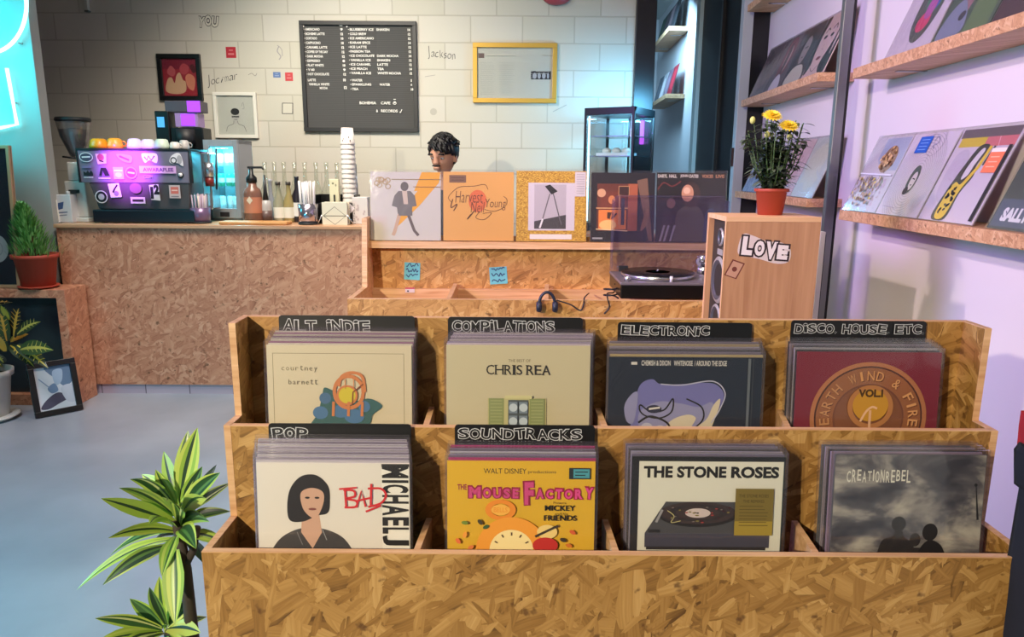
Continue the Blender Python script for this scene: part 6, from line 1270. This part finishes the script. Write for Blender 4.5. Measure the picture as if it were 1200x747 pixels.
# croton in a white pot
kY = 4.02; kc = Vector((X(-12, kY, .15), kY, 0)); kr = thing('potted_croton', 'yellow-veined croton in a white pot at the left edge', 'potted plant', kc); WP = mat((206, 202, 196), .4); kh = at(10, 440, kY - .1).z
o = pot(kr, .085, .125, kh - .02, WP); o.location = (0, 0, .02)
for q_ in kr.children: q_.location = (0, 0, .02)
MB().lathe([(.1, 0), (.14, .026), (.132, .03), (0, .022)], WP, (0, 0, 0), 32).build('saucer', kr)
DG = [mat(c, .35) for c in ((44, 62, 40), (58, 82, 48), (36, 44, 40))]; YV = [mat(c, .4) for c in ((206, 186, 70), (184, 176, 84), (222, 170, 70))]
lf = MB(); stm = MB(); rr = random.Random(12)
def croton_leaf(p, d, L, W, yl=.5, up=(0, 0, 1)):
    g = rr.choice(DG); y_ = rr.choice(YV); leaf(lf, p, d, L, W, [g, g, y_, g, g] if yl < .8 else [g, y_, y_, y_, g], up, droop=.25, seg=9, fold=.12)
    d = Vector(d).normalized(); sd = d.cross(Vector(up)).normalized(); n_ = sd.cross(d).normalized()
    for i in range(5):
        t_ = .2 + .13 * i
        for s in (-1, 1):
            b_ = Vector(p) + d * (L * t_) - Vector((0, 0, .25 * L * t_ * t_)) + n_ * .0014; e_ = b_ + sd * (s * W * .4 * math.sin(PI * t_ ** .9)) + d * (L * .09) + n_ * (.12 * W * .4 * math.sin(PI * t_ ** .9)); ww = d * .004; lf.add([b_ - ww, b_ + ww, e_ + ww * .3, e_ - ww * .3], [(0, 1, 2, 3)], y_)
for (px, py, ex, ey, L, W, dy_) in ((16, 395, 20, 352, .24, .085, -.03), (20, 392, 44, 368, .2, .07, -.05), (24, 410, 58, 400, .2, .09, -.05), (8, 400, -2, 350, .2, .08, -.04), (6, 412, -6, 385, .16, .08, -.08), (4, 425, -4, 415, .14, .08, -.1), (10, 375, 3, 358, .14, .06, -.06), (20, 405, 52, 420, .18, .08, -.03), (12, 405, 36, 420, .18, .07, .02), (2, 400, -40, 370, .22, .08, 0), (0, 410, -50, 400, .22, .08, 0), (12, 400, 30, 385, .18, .07, .06)):
    b_, e_ = at(px, py, kY + dy_) - kc, at(ex, ey, kY + dy_ - .04) - kc; dd = e_ - b_; croton_leaf(b_, dd, max(L, dd.length * 1.1), W, rr.random(), (dd.x * -.2, -1, .5) if ey < py else (0, -.6, 1))
for i in range(26):
    an = rr.uniform(0, 2 * PI); zz = kh + rr.uniform(.08, .42); croton_leaf((.03 * math.cos(an), .03 * math.sin(an), zz), (math.cos(an), math.sin(an), rr.uniform(-.2, .8)), rr.uniform(.14, .2), .06, rr.random() * .7)
for k in range(4): stm.tube([(.015 * k - .02, 0, kh * .8), (.02 * k - .03, .01, kh + .2), (.03 * k - .04, 0, kh + .38)], .007, mat((74, 62, 44), .7), 6)
stm.build('stem', kr); lf.build('foliage', kr)
# dracaena beside the record display
dY = 1.47; dc0 = Vector((X(215, dY, .6), dY, 0)); dr = thing('potted_dracaena', 'tall dracaena with yellow-striped leaves left of the front record display', 'potted plant', dc0)
pot(dr, .09, .12, .22, mat((70, 66, 66), .5))
E1 = [mat(c, .38) for c in ((40, 74, 40), (54, 92, 48), (34, 62, 40))]; L1_ = [mat(c, .38) for c in ((160, 188, 72), (182, 200, 92), (138, 172, 66))]; IV = mat((196, 204, 140), .4); G2D = mat((84, 122, 62), .4)
stm = MB(); TR = mat((58, 50, 44), .8)
tp0 = at(207, 610, dY) - dc0; stm.tube([(0, 0, .19), (.004, 0, .35), (tp0.x * .5 + .006, 0, tp0.z - .12), (tp0.x, 0, tp0.z)], [.017, .015, .013, .011], TR, 8); c2 = at(231, 618, dY) - dc0
stm.tube([tuple((at(214, 668, dY) - dc0)), tuple((at(226, 646, dY) - dc0)), tuple(c2)], [.01, .009, .008], TR, 8); stm.build('stem', dr)
lf = MB(); rr = random.Random(21)
def blade(bx_, by_, tx_, ty_, dep, W, droop=.0, dark=0):
    b_ = at(bx_, by_, dY) - dc0; e_ = at(tx_, ty_, dY + dep) - dc0; dd = e_ - b_; L = dd.length * 1.04; dz_ = droop * L; d_ = (dd + Vector((0, 0, dz_))).normalized()
    g = rr.choice(E1); y_ = rr.choice(L1_); y2 = rr.choice(L1_)
    ms = ([y_, y2, g, y_, y2, y_] if rr.random() < .35 else [y_, g, g, IV if rr.random() < .3 else G2D, g, y2]) if not dark else [g, g, E1[2], g, g]
    up = Vector((0, -1, .45)) if abs(d_.z) > .55 else Vector((0, -.55, 1)); leaf(lf, b_, d_, L, W, ms, up, droop=droop, seg=12, fold=.22, prof=lambda t: (.35 + 1.5 * t if t < .42 else 1.0 * (1 - ((t - .42) / .58) ** 2.2)) * (1 if t < .42 else .98))
def blades(lst):
    for q_ in lst: blade(*q_)
blades([(206, 598, 131, 533, -.10, .036, .42), (205, 604, 124, 558, -.14, .036, .30), (204, 612, 113, 582, -.12, .040, .14), (204, 622, 116, 629, -.12, .032, .34), (203, 632, 107, 690, -.06, .030, .50), (205, 640, 118, 687, -.16, .042, .34), (211, 588, 231, 503, .02, .050, .02), (212, 590, 220, 508, .06, .044, .0), (214, 598, 263, 547, -.06, .036, .2), (217, 600, 253, 546, .10, .026, .02, 1), (214, 606, 271, 566, .12, .032, .15), (214, 612, 270, 600, .06, .034, .3), (216, 626, 262, 640, .02, .034, .35), (209, 600, 180, 546, -.02, .036, .12), (207, 596, 186, 560, .10, .034, .15), (204, 636, 205, 722, -.08, .050, .10), (213, 606, 246, 578, -.16, .038, .25), (212, 614, 250, 606, -.15, .038, .32), (210, 622, 232, 642, -.17, .040, .35), (208, 592, 192, 530, .10, .034, .04), (207, 616, 150, 592, .1, .03, .3, 1), (206, 626, 178, 650, .08, .032, .4, 1), (212, 626, 240, 668, .08, .032, .4, 1), (209, 596, 160, 548, .06, .034, .3), (208, 622, 140, 655, .05, .034, .4), (212, 600, 238, 545, .0, .036, .08), (209, 610, 192, 575, -.2, .040, .3), (210, 614, 215, 590, -.22, .042, .3), (206, 618, 168, 606, -.2, .038, .34), (207, 628, 190, 676, -.15, .036, .3)])
blades([(190, 738, 103, 722, -.08, .034, .22), (190, 740, 112, 752, -.1, .036, .16), (192, 734, 152, 702, .0, .034, .05), (194, 732, 187, 678, .02, .04, .0), (195, 732, 176, 690, -.08, .036, .0), (196, 734, 226, 700, .03, .036, .15), (196, 738, 236, 742, -.04, .044, .2), (192, 742, 130, 765, -.12, .04, .2), (196, 742, 200, 690, .06, .034, 0), (196, 745, 216, 780, -.14, .04, .2), (198, 740, 240, 725, .08, .034, .2)])
lf.build('foliage', dr)
m = MB(); s0_ = at(214, 690, dY) - dc0; m.tube([tuple(s0_ + Vector((0, 0, -.12))), tuple(at(194, 742, dY) - dc0)], .009, TR, 6); m.build('side_shoot', dr)
# dark cloth thing hanging at the right edge
bY = 1.22; b0_ = at(1190, 640, bY); bk = thing('cloth_bag', 'tall black cloth bag with a red top standing at the right edge', 'bag', (b0_.x + .1, bY - .05, 0)); BO = bk.location
P = [(1197, 519), (1191, 527), (1190, 548), (1191, 566), (1196, 573), (1192, 600), (1187, 630), (1182, 660), (1178, 700), (1173, 740), (1170, 790)]
pl_ = [(at(x, y, bY).x, at(x, y, bY).z) for x, y in P]; xr = at(1290, 560, bY).x; pl_ += [(pl_[-1][0] + .005, .0), (xr + .03, .0), (xr + .02, pl_[-1][1]), (xr, pl_[0][1])]
MB().prism(pl_, bY - .12, bY, mat((16, 19, 30), .85)).build('body', bk, BO, .008)
P = [(1199, 484), (1196, 500), (1195, 519)]
pr = [(at(x, y, bY).x, at(x, y, bY).z) for x, y in P] + [(xr, pl_[0][1])] + [(xr - .01, at(1250, 490, bY).z), (xr - .05, at(1250, 482, bY).z)]
MB().prism(pr, bY - .11, bY + .001, mat((150, 20, 34), .8)).build('red_top', bk, BO, .006)
hx = (pr[0][0] + xr) / 2; MB().tube(spline([(hx - .02, bY - .06, pl_[0][1] + .02), (hx - .015, bY - .06, pl_[0][1] + .12), (hx + .03, bY - .06, pl_[0][1] + .15), (hx + .07, bY - .06, pl_[0][1] + .11), (hx + .075, bY - .06, pl_[0][1] + .02)], 6), .008, DARK, 8).build('handle', bk, BO)
